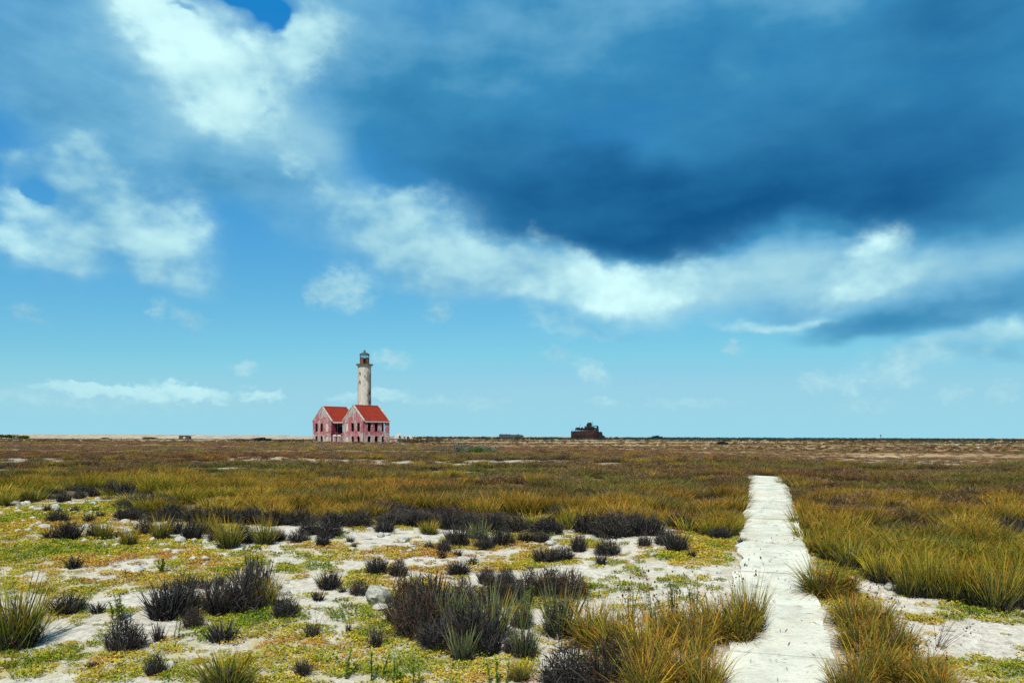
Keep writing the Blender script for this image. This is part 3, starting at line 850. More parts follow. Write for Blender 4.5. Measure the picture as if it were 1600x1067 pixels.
# low white ruin far behind the house
M_WHITE = simple_mat('white_lime', (.60, .57, .52), (.42, .39, .35), .6)
wr = empty('white_shelter', (-45.6, 320, -.5), R(10))
mb = MB(); mb.prism([(-2.6, 0), (2.6, 0), (2.2, 1.2), (.5, 3.4), (-.2, 3.3), (-1.9, 1.4)], 0, 3.0); mb.build('body', M_WHITE, wr)
MB().prism([(-.1, .1), (1.3, .1), (1.1, 1.4), (.6, 2.3), (.2, 2.3)], -.06, -.02).build('dark_opening', M_DARK, wr)
MB().prism([(2.3, 0), (6.8, 0), (6.2, .7), (5.0, 2.2), (3.4, 2.6), (2.7, 1.4)], .4, 2.6).build('low_wing', M_WHITE, wr)
MB().prism([(3.2, .9), (4.6, .9), (4.1, 1.9), (3.5, 1.9)], .34, .38).build('dark_opening', M_DARK, wr)
tag(wr, 'low white shelter far behind the house, right of its corner', 'shelter')

# little ruined block hut on the left plain and the low wall near the middle of the horizon
M_GREY = simple_mat('grey_block', (.075, .072, .066), (.045, .045, .042), 0.8)
hx = empty('ruined_hut', ((288 - 800) / F * 300, 300, 0), R(8))
wall('hut_wall', hx, M_GREY, (-1.9, 0, 0), (1, 0), 3.8, 1.35, [(1.4, 2.3, 0.1, 1.1, False)], .3)
wall('hut_wall', hx, M_GREY, (1.9, .01, 0), (0, 1), 2.6, 1.2, [], .3)
wall('hut_wall', hx, M_GREY, (-1.6, 2.6, 0), (0, -1), 2.58, 1.25, [], .3)
MB().box(-2.05, 2.05, -.1, 2.75, 1.36, 1.50).build('hut_roof', M_GREY, hx)
tag(hx, 'tiny grey roofed hut alone on the left plain', 'hut')
lw = empty('ruined_wall', ((799 - 800) / F * 620, 620, 0))
mb = MB(); mb.prism([(-9.6, 0), (9.6, 0), (9.6, 2.2), (8.2, 2.9), (4, 3.1), (0, 3.0), (-4.2, 3.3), (-8.8, 3.4), (-9.6, 2.9)], 0, 1.6); mb.build('masonry', M_GREY, lw)
mb = MB(); [mb.box(-9 + q * 2.3, -7.9 + q * 2.3, .1, 1.4, 3.0, 3.55) for q in (0, 2, 3, 6)]; mb.build('broken_top', M_GREY, lw)
tag(lw, 'long low dark ruined wall on the horizon left of the shipwreck', 'wall')
pp = empty('marker_post', ((1376 - 800) / F * 420, 420, 0))
MB().tube((0, 0, -.1), (0, 0, 3.2), .16, .12).build('pole', M_GREY, pp); MB().box(-.45, .45, -.1, .1, 2.5, 3.0).build('board', M_GREY, pp)
tag(pp, 'thin marker post standing on the horizon at right', 'post')


# ------------------------------------------------------------------ the wreck
def build_ship():
    M_HULL = simple_mat('wreck_hull', (.026, .015, .016), (.045, .022, .020), 0.25, (.085, .034, .024), 0.5, lo3=.58, hi3=.68)
    M_SUP = simple_mat('wreck_iron', (.012, .011, .015), (.024, .017, .019), 0.4, (.10, .034, .022), 0.7, lo3=.58, hi3=.68)
    root = empty('shipwreck', (64.0, 700.0, 0.0), R(4))
    hull = MB()
    # hull as stations along x: half beam at deck and keel, deck height
    stn = [(-11.9, 2.6, 1.6, 5.9), (-10.8, 3.4, 2.2, 6.0), (-8, 4.6, 3.2, 6.6), (-2, 5.0, 4.0, 7.0), (4, 5.0, 4.0, 7.2), (8, 4.6, 3.4, 7.5), (11.4, 3.6, 1.8, 8.2), (12.0, 2.6, .9, 7.0)]
    V = []
    for (x, bd, bk, zd) in stn:
        V += [(x, -bk, -.5), (x, -bd, zd * .45), (x, -bd, zd), (x, bd, zd), (x, bd, zd * .45), (x, bk, -.5)]
    hull.v = V
    for i in range(len(stn) - 1):
        for j in range(6):
            hull.f.append([i * 6 + j, (i + 1) * 6 + j, (i + 1) * 6 + (j + 1) % 6, i * 6 + (j + 1) % 6])
    hull.f += [list(range(6)), [len(V) - 6 + q for q in range(6)][::-1]]
    h = hull.build('hull', M_HULL, root)
    for x in np.arange(-10.5, 11, 1.15):
        MB().box(x - .05, x + .05, -5.06, -4.6, 3.2, 5.9).build('hull_rib', M_HULL, h)
    MB().box(-11.95, -11.5, -2.4, 2.4, 5.7, 6.7).build('bow_plate', M_HULL, h)
    rj = np.random.default_rng(2)
    for x in np.arange(-11.4, 10.5, .9):                     # torn upper edge of the plating
        hh = rj.uniform(.15, .75); MB().prism([(x, 5.8), (x + .9, 5.8), (x + rj.uniform(.3, .8), 6.3 + .055 * (x + 11) + hh), (x + .1, 6.3 + .055 * (x + 11) + hh * .5)], -4.95 + abs(x) * .06, -4.8 + abs(x) * .06).build('torn_plate', M_HULL, h)
    # long deckhouse with open dark bays, posts and the sheer roof
    dh = MB(); dh.box(-8.2, 8.0, -2.6, 2.6, 7.25, 8.0); dh.box(-7.0, 8.0, -2.9, 2.9, 8.6, 9.0); dk = dh.build('deckhouse', M_SUP, root)
    for x in np.arange(-6.9, 8, 2.1):
        MB().box(x, x + .22, -2.85, -2.6, 8.0, 8.6).build('post', M_SUP, dk)
    MB().box(-6.6, 7.8, -1.2, 1.2, 8.0, 8.6).build('bulkhead', M_SUP, dk)
    MB().prism([(-8.4, 8.0), (-6.4, 8.2), (-5.6, 9.0), (-6.8, 9.9), (-8.2, 9.1)], -1.8, 1.8).build('collapsed_bridge', M_SUP, root)
    for (a, b, zt) in ((-5.6, -4.6, 9.9), (-3.4, -1.6, 9.7), (-.2, .8, 10.9), (.9, 1.5, 9.8)):
        MB().box(a, b, -1.3, 1.1, 9.0, zt).build('deck_gear', M_SUP, root)
    MB().prism([(1.4, 9.0), (5.6, 9.0), (6.0, 12.0), (5.3, 14.2), (2.9, 14.0), (1.9, 12.8), (1.6, 11.4)], -1.9, 1.9).build('funnel', M_SUP, root)
    MB().box(5.7, 8.2, -2.0, 2.0, 9.0, 10.6).build('aft_house', M_SUP, root)
    MB().box(8.0, 10.4, -2.4, 2.4, 8.0, 9.6).build('rusty_cabin', M_HULL, root)
    ga = MB(); ga.box(6.8, 11.4, -2.2, -1.9, 10.9, 11.4); ga.build('gallows_beam', M_SUP, root)
    ga = MB().prism([(10.4, 7.4), (12.0, 7.4), (11.8, 10.0), (11.2, 11.35), (10.3, 11.35), (10.9, 10.2)], -2.2, 1.9); ga.build('stern_frame', M_SUP, root)
    for (x, zt, r) in ((6.6, 15.7, .16), (-4.5, 13.0, .15), (6.0, 13.8, .12), (9.4, 12.2, .1), (-2.4, 10.8, .1), (-10.9, 8.4, .14), (-9.6, 8.0, .1), (3.0, 15.0, .07)):
        MB().tube((x, 0, 8.5 if x > -9 else 6.5), (x + .25, 0, zt), r, r * .6, 6).build('mast', M_SUP, root)
    MB().prism([(12.0, 0), (17.0, 0), (15.6, 2.6), (14.8, 6.1), (12.2, 6.0)], -2.2, 2.2).build('broken_stern', M_SUP, root)
    MB().prism([(15.5, 0), (18.6, 0), (17.6, 2.0), (16.2, 3.0)], -1.5, 1.5).build('broken_plate', M_HULL, root)
    tag(root, 'rusted dark shipwreck stranded on the horizon', 'shipwreck')


build_ship()


# ------------------------------------------------------------------ plants: blades, tufts, field
def blade_mat(name, inst):
    m = bpy.data.materials.new(name); m.use_nodes = True
    T = NT(m.node_tree)
    c = T.n('ShaderNodeAttribute', attribute_name='col').outputs['Color']
    rnd = T.n('ShaderNodeObjectInfo').outputs['Random']
    if inst:
        t = T.n('ShaderNodeAttribute', attribute_name='tint', attribute_type='INSTANCER').outputs['Color']
        c = T.mix(1.0, c, t, 'MULTIPLY')
    c = T.mix(1.0, c, T.ramp(rnd, [(0, (.80, .80, .82)), (.5, (1.0, 1.0, 1.0)), (1, (1.18, 1.12, 1.05))]), 'MULTIPLY')
    df = T.n('ShaderNodeBsdfDiffuse', {'Color': c, 'Roughness': 0.3})
    tr = T.n('ShaderNodeBsdfTranslucent', {'Color': T.mix(1.0, c, (1.0, 1.0, 0.7), 'MULTIPLY')})
    mx = T.n('ShaderNodeMixShader', {0: 0.22, 1: df.outputs[0], 2: tr.outputs[0]})
    T.n('ShaderNodeOutputMaterial', {0: mx.outputs[0]})
    return m


M_BLADE = blade_mat('grass_blade', False)
M_BLADE_I = blade_mat('grass_blade_field', True)


def blades(r, n, rad, length, width, lean, curl, colf, seg=3, rim=0.35):
    """n bent tapering blades growing from a disc; returns verts, tri faces, colours"""
    t = np.linspace(0, 1, seg + 1)
    a = r.uniform(0, 2 * math.pi, n); q = np.sqrt(r.uniform(0, 1, n))
    bx, by = np.cos(a) * q * rad, np.sin(a) * q * rad
    az = a + r.normal(0, 0.7, n)
    ln = length[0] + (length[1] - length[0]) * r.uniform(0, 1, n)
    le = np.clip(lean[0] + (lean[1] - lean[0]) * (rim * q + (1 - rim) * r.uniform(0, 1, n)), 0, 1.5)
    cu = curl * r.uniform(0.2, 1.6, n)
    wd = width * r.uniform(0.6, 1.35, n)
    tw = r.uniform(0, 2 * math.pi, n)
    P = np.zeros((n, seg + 1, 3)); P[:, 0, 0] = bx; P[:, 0, 1] = by; P[:, 0, 2] = -0.02
    for k in range(1, seg + 1):
        th = le + cu * (k - 0.5) / seg
        st = ln / seg
        P[:, k, 0] = P[:, k - 1, 0] + np.sin(th) * np.cos(az) * st
        P[:, k, 1] = P[:, k - 1, 1] + np.sin(th) * np.sin(az) * st
        P[:, k, 2] = P[:, k - 1, 2] + np.cos(th) * st
    P[:, :, 2] = np.maximum(P[:, :, 2], -0.02 + 0.02 * t[None, :])
    sx, sy = np.cos(tw), np.sin(tw)
    nv = 2 * seg + 1
    V = np.zeros((n, nv, 3)); C = np.zeros((n, nv, 3))
    bc = colf(r, n, t)                                     # (n, seg+1, 3)
    prof = (1 - t) ** 0.6 * (0.75 + 0.6 * t)
    for k in range(seg):
        o = np.stack([sx * wd * prof[k] * .5, sy * wd * prof[k] * .5, np.zeros(n)], 1)
        V[:, 2 * k] = P[:, k] - o; V[:, 2 * k + 1] = P[:, k] + o
        C[:, 2 * k] = bc[:, k]; C[:, 2 * k + 1] = bc[:, k]
    V[:, -1] = P[:, seg]; C[:, -1] = bc[:, seg]
    F1 = []
    for k in range(seg - 1):
        F1 += [[2 * k, 2 * k + 1, 2 * k + 3], [2 * k, 2 * k + 3, 2 * k + 2]]
    F1 += [[2 * seg - 2, 2 * seg - 1, 2 * seg]]
    Fc = np.array(F1)[None] + (np.arange(n) * nv)[:, None, None]
    return V.reshape(-1, 3), Fc.reshape(-1, 3), C.reshape(-1, 3)


def tangle(r, n, rx, h, ln, width, colf, up=.5, z0=0.0):
    """short blades in all directions through a dome: the matted body of a tuft"""
    d = r.normal(0, 1, (n, 3)); d[:, 2] = np.abs(d[:, 2]); d /= np.linalg.norm(d, axis=1)[:, None]
    q = r.uniform(.25, 1, n) ** .6
    p = d * q[:, None] * np.array([rx, rx, h]); p[:, 2] += z0
    e = d * .6 + r.normal(0, .7, (n, 3)); e[:, 2] += up; e /= np.linalg.norm(e, axis=1)[:, None]
    L_ = ln[0] + (ln[1] - ln[0]) * r.uniform(0, 1, n)
    sdv = np.cross(e, r.normal(0, 1, (n, 3))); sdv /= np.maximum(np.linalg.norm(sdv, axis=1), 1e-4)[:, None]
    w = width * r.uniform(.6, 1.3, n)
    a = p - e * (L_ * .5)[:, None]; a[:, 2] = np.maximum(a[:, 2], 0); c = p + e * (L_ * .5)[:, None]; c[:, 2] = np.maximum(c[:, 2], .01)
    m = (a + c) / 2 + np.array([0, 0, .008])
    V = np.stack([a, m - sdv * (w * .5)[:, None], m + sdv * (w * .5)[:, None], c], 1)
    bc = colf(r, n, np.array([.2, .6, .6, 1.0]))
    Fc = np.array([[0, 1, 2], [1, 3, 2]])[None] + (np.arange(n) * 4)[:, None, None]
    return V.reshape(-1, 3), Fc.reshape(-1, 3), bc.reshape(-1, 3)


def join(*parts):
    V, Fc, C, o = [], [], [], 0
    for v, f, c in parts:
        V.append(v); Fc.append(f + o); C.append(c); o += len(v)
    return np.concatenate(V), np.concatenate(Fc), np.concatenate(C)


def pal(*stops, var=0.25, hue=0.12):
    """colour along the blade from a list of (t, rgb), varied from blade to blade"""
    ts = np.array([s[0] for s in stops]); cs = np.array([s[1] for s in stops])
    def f(r, n, t):
        sh = r.normal(0, 0.16, n)
        tt = np.clip(t[None, :] + sh[:, None], 0, 1)
        c = np.stack([np.interp(tt, ts, cs[:, k]) for k in range(3)], -1)
        c = c * (1 + r.uniform(-var, var, (n, 1, 1))) * (1 + r.uniform(-hue, hue, (n, 1, 3)))
        return np.clip(c, 0.004, 1)
    return f


DEAD = pal((0, (.024, .021, .022)), (.6, (.042, .038, .038)), (1, (.10, .09, .08)), var=0.65)
STRAW = pal((0, (.10, .08, .055)), (1, (.24, .19, .12)), var=0.4)
BROWN = pal((0, (.035, .026, .024)), (.6, (.075, .048, .034)), (1, (.13, .082, .05)), var=0.5)
GREEN = pal((0, (.04, .06, .022)), (.5, (.105, .13, .03)), (1, (.19, .18, .045)), var=0.4)
BLUEG = pal((0, (.05, .075, .04)), (.5, (.11, .145, .065)), (1, (.19, .20, .085)), var=0.35)
LIVE = pal((0, (.06, .075, .016)), (.35, (.21, .21, .028)), (.7, (.40, .30, .034)), (1, (.44, .20, .028)), var=0.45)
FRONT = pal((0, (.06, .068, .014)), (.35, (.21, .19, .024)), (.75, (.34, .255, .032)), (1, (.30, .155, .032)), var=0.5)
RUST = pal((0, (.10, .075, .022)), (.4, (.24, .135, .03)), (1, (.27, .105, .034)), var=0.5)
TAWNY = pal((0, (.06, .05, .028)), (.4, (.155, .11, .046)), (1, (.18, .105, .055)), var=0.5)
OLIVE = pal((0, (.05, .055, .02)), (.5, (.13, .118, .034)), (1, (.19, .145, .048)), var=0.45)
RUST2 = pal((0, (.12, .085, .022)), (.4, (.31, .185, .034)), (1, (.36, .15, .04)), var=0.5)
GREYB = pal((0, (.06, .052, .045)), (1, (.15, .125, .10)), var=0.45)


def stalks(r, n, rad, h, c=(.10, .05, .03)):
    """thin dry flower stalks with dark seed heads"""
    v, f, col = blades(r, n, rad, h, .006, (.05, .45), .35, lambda rr, k, t: np.tile(np.array(c), (k, len(t), 1)), seg=3)
    tips = v.reshape(n, 7, 3)[:, -1]
    V, Fc, C = [v], [f], [col]; o = len(v)
    for p in tips:
        for _ in range(5):
            q = p + r.normal(0, .018, 3); s = r.uniform(.008, .016)
            a = r.normal(0, 1, 3); a /= np.linalg.norm(a); b = np.cross(a, [0, .3, 1.0]); b /= np.linalg.norm(b)
            V.append(np.array([q - a * s, q + b * s, q + a * s, q - b * s])); Fc.append(np.array([[0, 1, 2], [0, 2, 3]]) + o); C.append(np.tile([.075, .032, .022], (4, 1))); o += 4
    return np.concatenate(V), np.concatenate(Fc), np.concatenate(C)


def norm_mesh(name, data, scale_to=None):
    v, f, c = data
    return mesh_np(name, v, f, col=c)


def extent(v):
    return float(np.percentile(np.abs(v[:, 0]), 97) * 2), float(np.percentile(v[:, 2], 98.5))


TV = {}     # kind -> list of variants: list of (part name, mesh), width, height
vr_ = np.random.default_rng(11)
for k in range(7):
    a = join(blades(vr_, 300, .17, (.14, .36), .011, (.05, 1.0), .6, DEAD), tangle(vr_, 520, .27, .31, (.10, .22), .010, DEAD)) if k % 2 else join(blades(vr_, 280, .18, (.16, .38), .021, (.05, 1.15), .25, DEAD), tangle(vr_, 200, .25, .26, (.10, .24), .014, DEAD))
    b = join(blades(vr_, 14, .18, (.22, .44), .006, (.1, 1.1), .8, STRAW), tangle(vr_, 40, .28, .32, (.10, .26), .006, GREYB))
    d = join(a, b); TV.setdefault('dark', []).append(([('dead_leaves', norm_mesh('dark_tuft', d))], *extent(d[0])))
for k in range(4):
    a = join(blades(vr_, 90, .10, (.12, .30), .020, (.05, 1.1), .25, DEAD), tangle(vr_, 50, .14, .16, (.08, .18), .013, DEAD)); b = blades(vr_, 8, .1, (.2, .34), .008, (.1, 1.2), .6, STRAW)
    d = join(a, b); TV.setdefault('small', []).append(([('dead_leaves', norm_mesh('small_tuft', d))], *extent(d[0])))
for k in range(4):
    a = join(blades(vr_, 200, .20, (.16, .40), .010, (.1, 1.1), .8, BROWN), tangle(vr_, 380, .29, .33, (.10, .24), .009, BROWN), tangle(vr_, 260, .28, .30, (.10, .22), .010, DEAD), tangle(vr_, 60, .3, .34, (.1, .28), .006, GREYB), blades(vr_, 60, .22, (.18, .40), .012, (.1, 1.3), .5, DEAD), blades(vr_, 40, .2, (.25, .48), .008, (.1, 1.2), .7, STRAW))
    TV.setdefault('brown', []).append(([('dead_leaves', norm_mesh('brown_tuft', a))], *extent(a[0])))
for k in range(6):
    a = join(blades(vr_, 140, .2, (.14, .32), .012, (.2, 1.2), .5, DEAD), tangle(vr_, 260, .26, .2, (.10, .2), .010, DEAD), blades(vr_, 24, .2, (.2, .4), .009, (.3, 1.3), .5, STRAW))
    b = join(blades(vr_, 170, .17, (.26, .58), .016, (.0, .85), .5, LIVE), blades(vr_, 90, .17, (.26, .5), .016, (.0, .8), .45, GREEN))
    TV.setdefault('mixed', []).append(([('dead_leaves', norm_mesh('tuft_dead', a)), ('green_blades', norm_mesh('tuft_green', b))], *extent(np.concatenate([a[0], b[0]]))))
for k in range(5):
    a = join(blades(vr_, 140, .2, (.16, .36), .012, (.2, 1.2), .5, DEAD), tangle(vr_, 320, .27, .26, (.10, .2), .010, DEAD))
    b = join(blades(vr_, 90, .18, (.28, .52), .020, (.0, .7), .3, BLUEG), blades(vr_, 25, .18, (.26, .5), .016, (.0, .8), .4, LIVE))
    TV.setdefault('bluegreen', []).append(([('dead_leaves', norm_mesh('tuft_dead', a)), ('green_blades', norm_mesh('tuft_bluegreen', b))], *extent(np.concatenate([a[0], b[0]]))))
for k in range(7):
    a = join(blades(vr_, 220, .22, (.15, .40), .010, (.3, 1.5), .7, BROWN), blades(vr_, 70, .2, (.2, .46), .008, (.3, 1.4), .8, STRAW), blades(vr_, 90, .2, (.14, .32), .012, (.2, 1.4), .5, DEAD), tangle(vr_, 160, .27, .24, (.1, .24), .008, RUST), tangle(vr_, 120, .26, .2, (.1, .2), .010, DEAD))
    b = join(blades(vr_, 260, .19, (.26, .60), .018, (.0, 1.1), .9, LIVE), blades(vr_, 110, .19, (.24, .60), .011, (.0, 1.25), 1.1, RUST2), tangle(vr_, 80, .30, .30, (.1, .3), .008, RUST2, .4, .1), blades(vr_, 70, .17, (.26, .52), .018, (.0, .7), .4, GREEN), stalks(vr_, 7, .15, (.5, .8)))
    TV.setdefault('live', []).append(([('dead_leaves', norm_mesh('tuft_dead', a)), ('green_blades', norm_mesh('tuft_live', b))], *extent(np.concatenate([a[0], b[0]]))))

# photo position of the base (x, y), width and height in px, kind
TUFTS = [
    (22, 1013, 92, 92, 'mixed'), (105, 957, 48, 26, 'dark'), (153, 957, 27, 17, 'small'), (196, 1014, 54, 44, 'dark'), (248, 1003, 21, 29, 'small'), (302, 981, 30, 29, 'brown'),
    (262, 965, 66, 52, 'dark'), (285, 955, 50, 50, 'dark'), (345, 958, 58, 50, 'dark'), (385, 955, 62, 58, 'dark'), (400, 938, 44, 60, 'dark'), (415, 950, 36, 44, 'mixed'),
    (300, 918, 24, 17, 'small'), (320, 919, 22, 18, 'small'), (341, 915, 22, 16, 'small'), (347, 1003, 50, 30, 'small'), (243, 1055, 29, 30, 'dark'), (354, 1080, 84, 48, 'mixed'),
    (116, 888, 28, 20, 'small'), (145, 1043, 22, 10, 'small'), (90, 816, 31, 18, 'dark'), (108, 842, 36, 28, 'dark'), (79, 841, 26, 15, 'small'), (147, 840, 22, 20, 'dark'),
    (163, 841, 28, 24, 'mixed'), (140, 816, 18, 16, 'small'), (157, 809, 15, 10, 'small'), (150, 800, 10, 8, 'small'), (116, 800, 16, 10, 'small'), (75, 800, 15, 12, 'small'),
    (187, 840, 15, 12, 'small'), (201, 853, 28, 26, 'mixed'), (190, 812, 22, 18, 'dark'), (208, 812, 24, 17, 'dark'), (10, 792, 26, 20, 'mixed'), (43, 785, 20, 13, 'dark'),
    (100, 784, 21, 15, 'dark'), (125, 779, 18, 12, 'dark'), (150, 776, 24, 16, 'dark'), (176, 775, 24, 22, 'dark'), (198, 776, 24, 22, 'dark'),
    (226, 835, 28, 24, 'dark'), (252, 843, 30, 30, 'mixed'), (272, 834, 26, 22, 'dark'), (300, 842, 32, 26, 'dark'), (322, 834, 30, 26, 'mixed'), (357, 856, 40, 40, 'mixed'), (384, 848, 30, 24, 'dark'), (338, 846, 26, 24, 'brown'),
    (414, 851, 34, 36, 'mixed'), (438, 845, 19, 17, 'dark'), (467, 846, 32, 16, 'dark'), (504, 853, 20, 18, 'dark'), (515, 838, 40, 20, 'dark'), (485, 835, 34, 20, 'dark'), (547, 847, 14, 9, 'small'),
    (553, 855, 10, 8, 'small'), (589, 896, 33, 23, 'dark'), (622, 900, 27, 22, 'dark'), (514, 921, 36, 25, 'dark'), (497, 938, 23, 15, 'small'), (446, 963, 40, 28, 'dark'), (437, 924, 11, 12, 'small'),
    (535, 925, 15, 10, 'small'), (562, 929, 32, 19, 'brown'), (635, 975, 66, 68, 'brown'), (672, 970, 66, 66, 'dark'), (655, 992, 78, 66, 'brown'), (704, 985, 54, 50, 'bluegreen'),
    (690, 1012, 70, 38, 'dark'), (738, 1010, 76, 62, 'dark'), (765, 996, 62, 62, 'bluegreen'), (722, 1030, 42, 42, 'bluegreen'), (762, 1022, 44, 44, 'dark'), (724, 947, 50, 36, 'brown'), (770, 946, 48, 40, 'brown'), (795, 945, 40, 40, 'dark'),
    (760, 912, 27, 25, 'dark'), (790, 911, 25, 23, 'dark'), (715, 898, 31, 19, 'dark'), (737, 882, 21, 12, 'small'), (716, 869, 15, 10, 'small'), (690, 872, 16, 14, 'small'), (670, 857, 17, 13, 'small'),
    (693, 862, 22, 18, 'dark'), (715, 853, 38, 27, 'dark'), (757, 858, 30, 20, 'dark'), (784, 851, 36, 24, 'dark'), (747, 844, 36, 24, 'bluegreen'), (670, 834, 30, 18, 'mixed'), (600, 831, 32, 16, 'dark'),
    (586, 1011, 26, 33, 'small'), (545, 990, 11, 15, 'small'), (472, 1056, 30, 26, 'small'), (487, 996, 26, 22, 'small'), (800, 1020, 26, 30, 'dark'),
    (852, 877, 36, 20, 'dark'), (880, 876, 34, 20, 'dark'), (822, 846, 28, 14, 'dark'), (845, 846, 28, 14, 'dark'), (853, 834, 50, 22, 'dark'), (905, 862, 24, 26, 'dark'), (949, 867, 38, 22, 'dark'),
    (938, 882, 22, 18, 'small'), (1007, 855, 20, 18, 'dark'), (1038, 850, 30, 20, 'dark'), (1056, 861, 36, 28, 'dark'), (1081, 871, 17, 12, 'small'), (1125, 843, 33, 18, 'dark'),
    (828, 932, 50, 36, 'brown'), (862, 928, 56, 36, 'brown'), (893, 932, 50, 34, 'brown'), (815, 981, 36, 46, 'bluegreen'), (820, 1026, 46, 46, 'bluegreen'), (812, 1064, 34, 26, 'mixed'),
    (876, 993, 58, 66, 'bluegreen'), (886, 1072, 78, 56, 'dark'), (925, 1010, 74, 86, 'live'), (965, 1030, 84, 92, 'live'), (1010, 1052, 90, 96, 'live'), (1062, 1075, 96, 100, 'live'), (1005, 1085, 90, 92, 'live'),
    (1098, 1090, 84, 100, 'live'), (1040, 1010, 70, 80, 'live'), (950, 1076, 80, 70, 'brown'), (1118, 1000, 70, 84, 'live'), (1152, 1004, 74, 86, 'live'), (1172, 992, 52, 70, 'mixed'), (1085, 1020, 70, 80, 'live'),
    (1285, 932, 78, 66, 'live'), (1318, 928, 54, 54, 'live'), (1330, 978, 64, 62, 'live'), (1372, 985, 66, 58, 'live'), (1345, 1018, 76, 70, 'live'), (1395, 1030, 80, 72, 'live'), (1360, 1066, 84, 80, 'live'), (1410, 1078, 84, 76, 'live'),
    (1448, 1066, 76, 66, 'live'), (1330, 1095, 80, 84, 'live'), (1465, 1095, 80, 70, 'live'),
    (1377, 909, 48, 40, 'mixed'), (1420, 930, 48, 52, 'mixed'), (1452, 932, 56, 62, 'mixed'), (1490, 938, 52, 58, 'mixed'), (1522, 944, 56, 60, 'mixed'), (1556, 952, 62, 66, 'mixed'), (1592, 947, 56, 60, 'mixed'), (1640, 950, 60, 60, 'mixed'),
    (1330, 888, 44, 40, 'mixed'), (1300, 876, 40, 40, 'mixed'), (1278, 866, 34, 36, 'live'),
    (872, 812, 32, 22, 'dark'), (857, 832, 36, 20, 'dark'), (920, 832, 46, 30, 'dark'), (955, 838, 60, 34, 'dark'), (990, 836, 46, 32, 'dark'), (1020, 836, 36, 26, 'dark'), (1083, 831, 32, 22, 'dark'), (1058, 826, 34, 24, 'dark'),
    (1110, 838, 30, 22, 'mixed'), (1142, 836, 28, 24, 'mixed'), (806, 830, 40, 24, 'dark'), (770, 828, 36, 24, 'dark'), (730, 828, 38, 22, 'dark'), (700, 826, 36, 24, 'dark'), (650, 822, 40, 22, 'dark'), (560, 822, 44, 22, 'dark'),
    (520, 822, 44, 22, 'dark'), (470, 820, 44, 22, 'dark'), (430, 820, 44, 22, 'dark'), (390, 818, 44, 22, 'dark'), (350, 816, 44, 22, 'dark'), (310, 815, 44, 20, 'dark'), (270, 812, 44, 20, 'dark'), (610, 822, 40, 20, 'dark'),
    (1160, 850, 16, 10, 'small'), (1241, 806, 14, 5, 'small'),
]
ZONES = [   # x0, y0, x1, y1, where (used for the labels)
    (1235, 800, 1248, 810, 'lying low on the path edge'),
    (0, 770, 215, 795, 'at the foot of the far left grass'), (0, 795, 172, 822, 'among stones at upper left'), (172, 795, 222, 822, 'at the notch in the field edge'),
    (0, 822, 215, 870, 'on yellow ground cover at left'), (0, 870, 200, 960, 'on the sandy flat at left'), (0, 960, 225, 1067, 'in the lower left corner area'),
    (225, 880, 430, 985, 'in the big dark thicket at left'), (225, 985, 460, 1110, 'below the big dark thicket'), (215, 822, 430, 870, 'in the shaggy row by the pale stone'),
    (215, 795, 640, 826, 'along the front of the grass field'), (430, 826, 640, 870, 'on the open sand below the field'), (430, 870, 610, 926, 'on sand up-left of the boulder'),
    (610, 870, 640, 926, 'on bare sand above the boulder'), (430, 926, 610, 1110, 'around the round boulder'), (610, 926, 810, 1040, 'in the thicket right of the boulder'),
    (640, 795, 830, 870, 'in the tuft cluster before the field'), (640, 870, 830, 926, 'on sand above the brown thicket'), (800, 1040, 915, 1110, 'at the bottom beside the tall clumps'),
    (810, 926, 915, 1040, 'left of the tall path-side clumps'), (810, 870, 960, 926, 'in the dark strip on mid sand'), (830, 795, 1165, 845, 'in the dark bank left of the path'),
    (830, 845, 1165, 890, 'on the mossy flat left of the path'), (915, 926, 1200, 1110, 'in the tall stand left of the path'), (1255, 940, 1500, 1110, 'in the tawny grass right of the path'),
    (1255, 855, 1350, 940, 'beside the path where it narrows'), (1350, 890, 1700, 960, 'in the green row beyond the sandy lane'),
]
ORD = ['first', 'second', 'third', 'fourth', 'fifth', 'sixth', 'seventh', 'eighth', 'ninth', 'tenth', 'eleventh', 'twelfth', 'thirteenth', 'fourteenth', 'fifteenth', 'sixteenth', 'seventeenth', 'eighteenth', 'nineteenth', 'twentieth']
LOOK = {'dark': 'charcoal dry tuft', 'small': 'small charcoal tuft', 'brown': 'brown dry tuft', 'mixed': 'dark-based grass tuft', 'bluegreen': 'blue-green bladed tuft', 'live': 'orange-green grass clump'}
NAME = {'dark': 'dry_tuft', 'small': 'dry_tuft', 'brown': 'dry_tuft', 'mixed': 'grass_tuft', 'bluegreen': 'grass_tuft', 'live': 'grass_tuft'}


def zone_of(x, y):
    for (a, b, c, d, t) in ZONES:
        if a <= x < c and b <= y < d: return t
    return 'out on the sand'


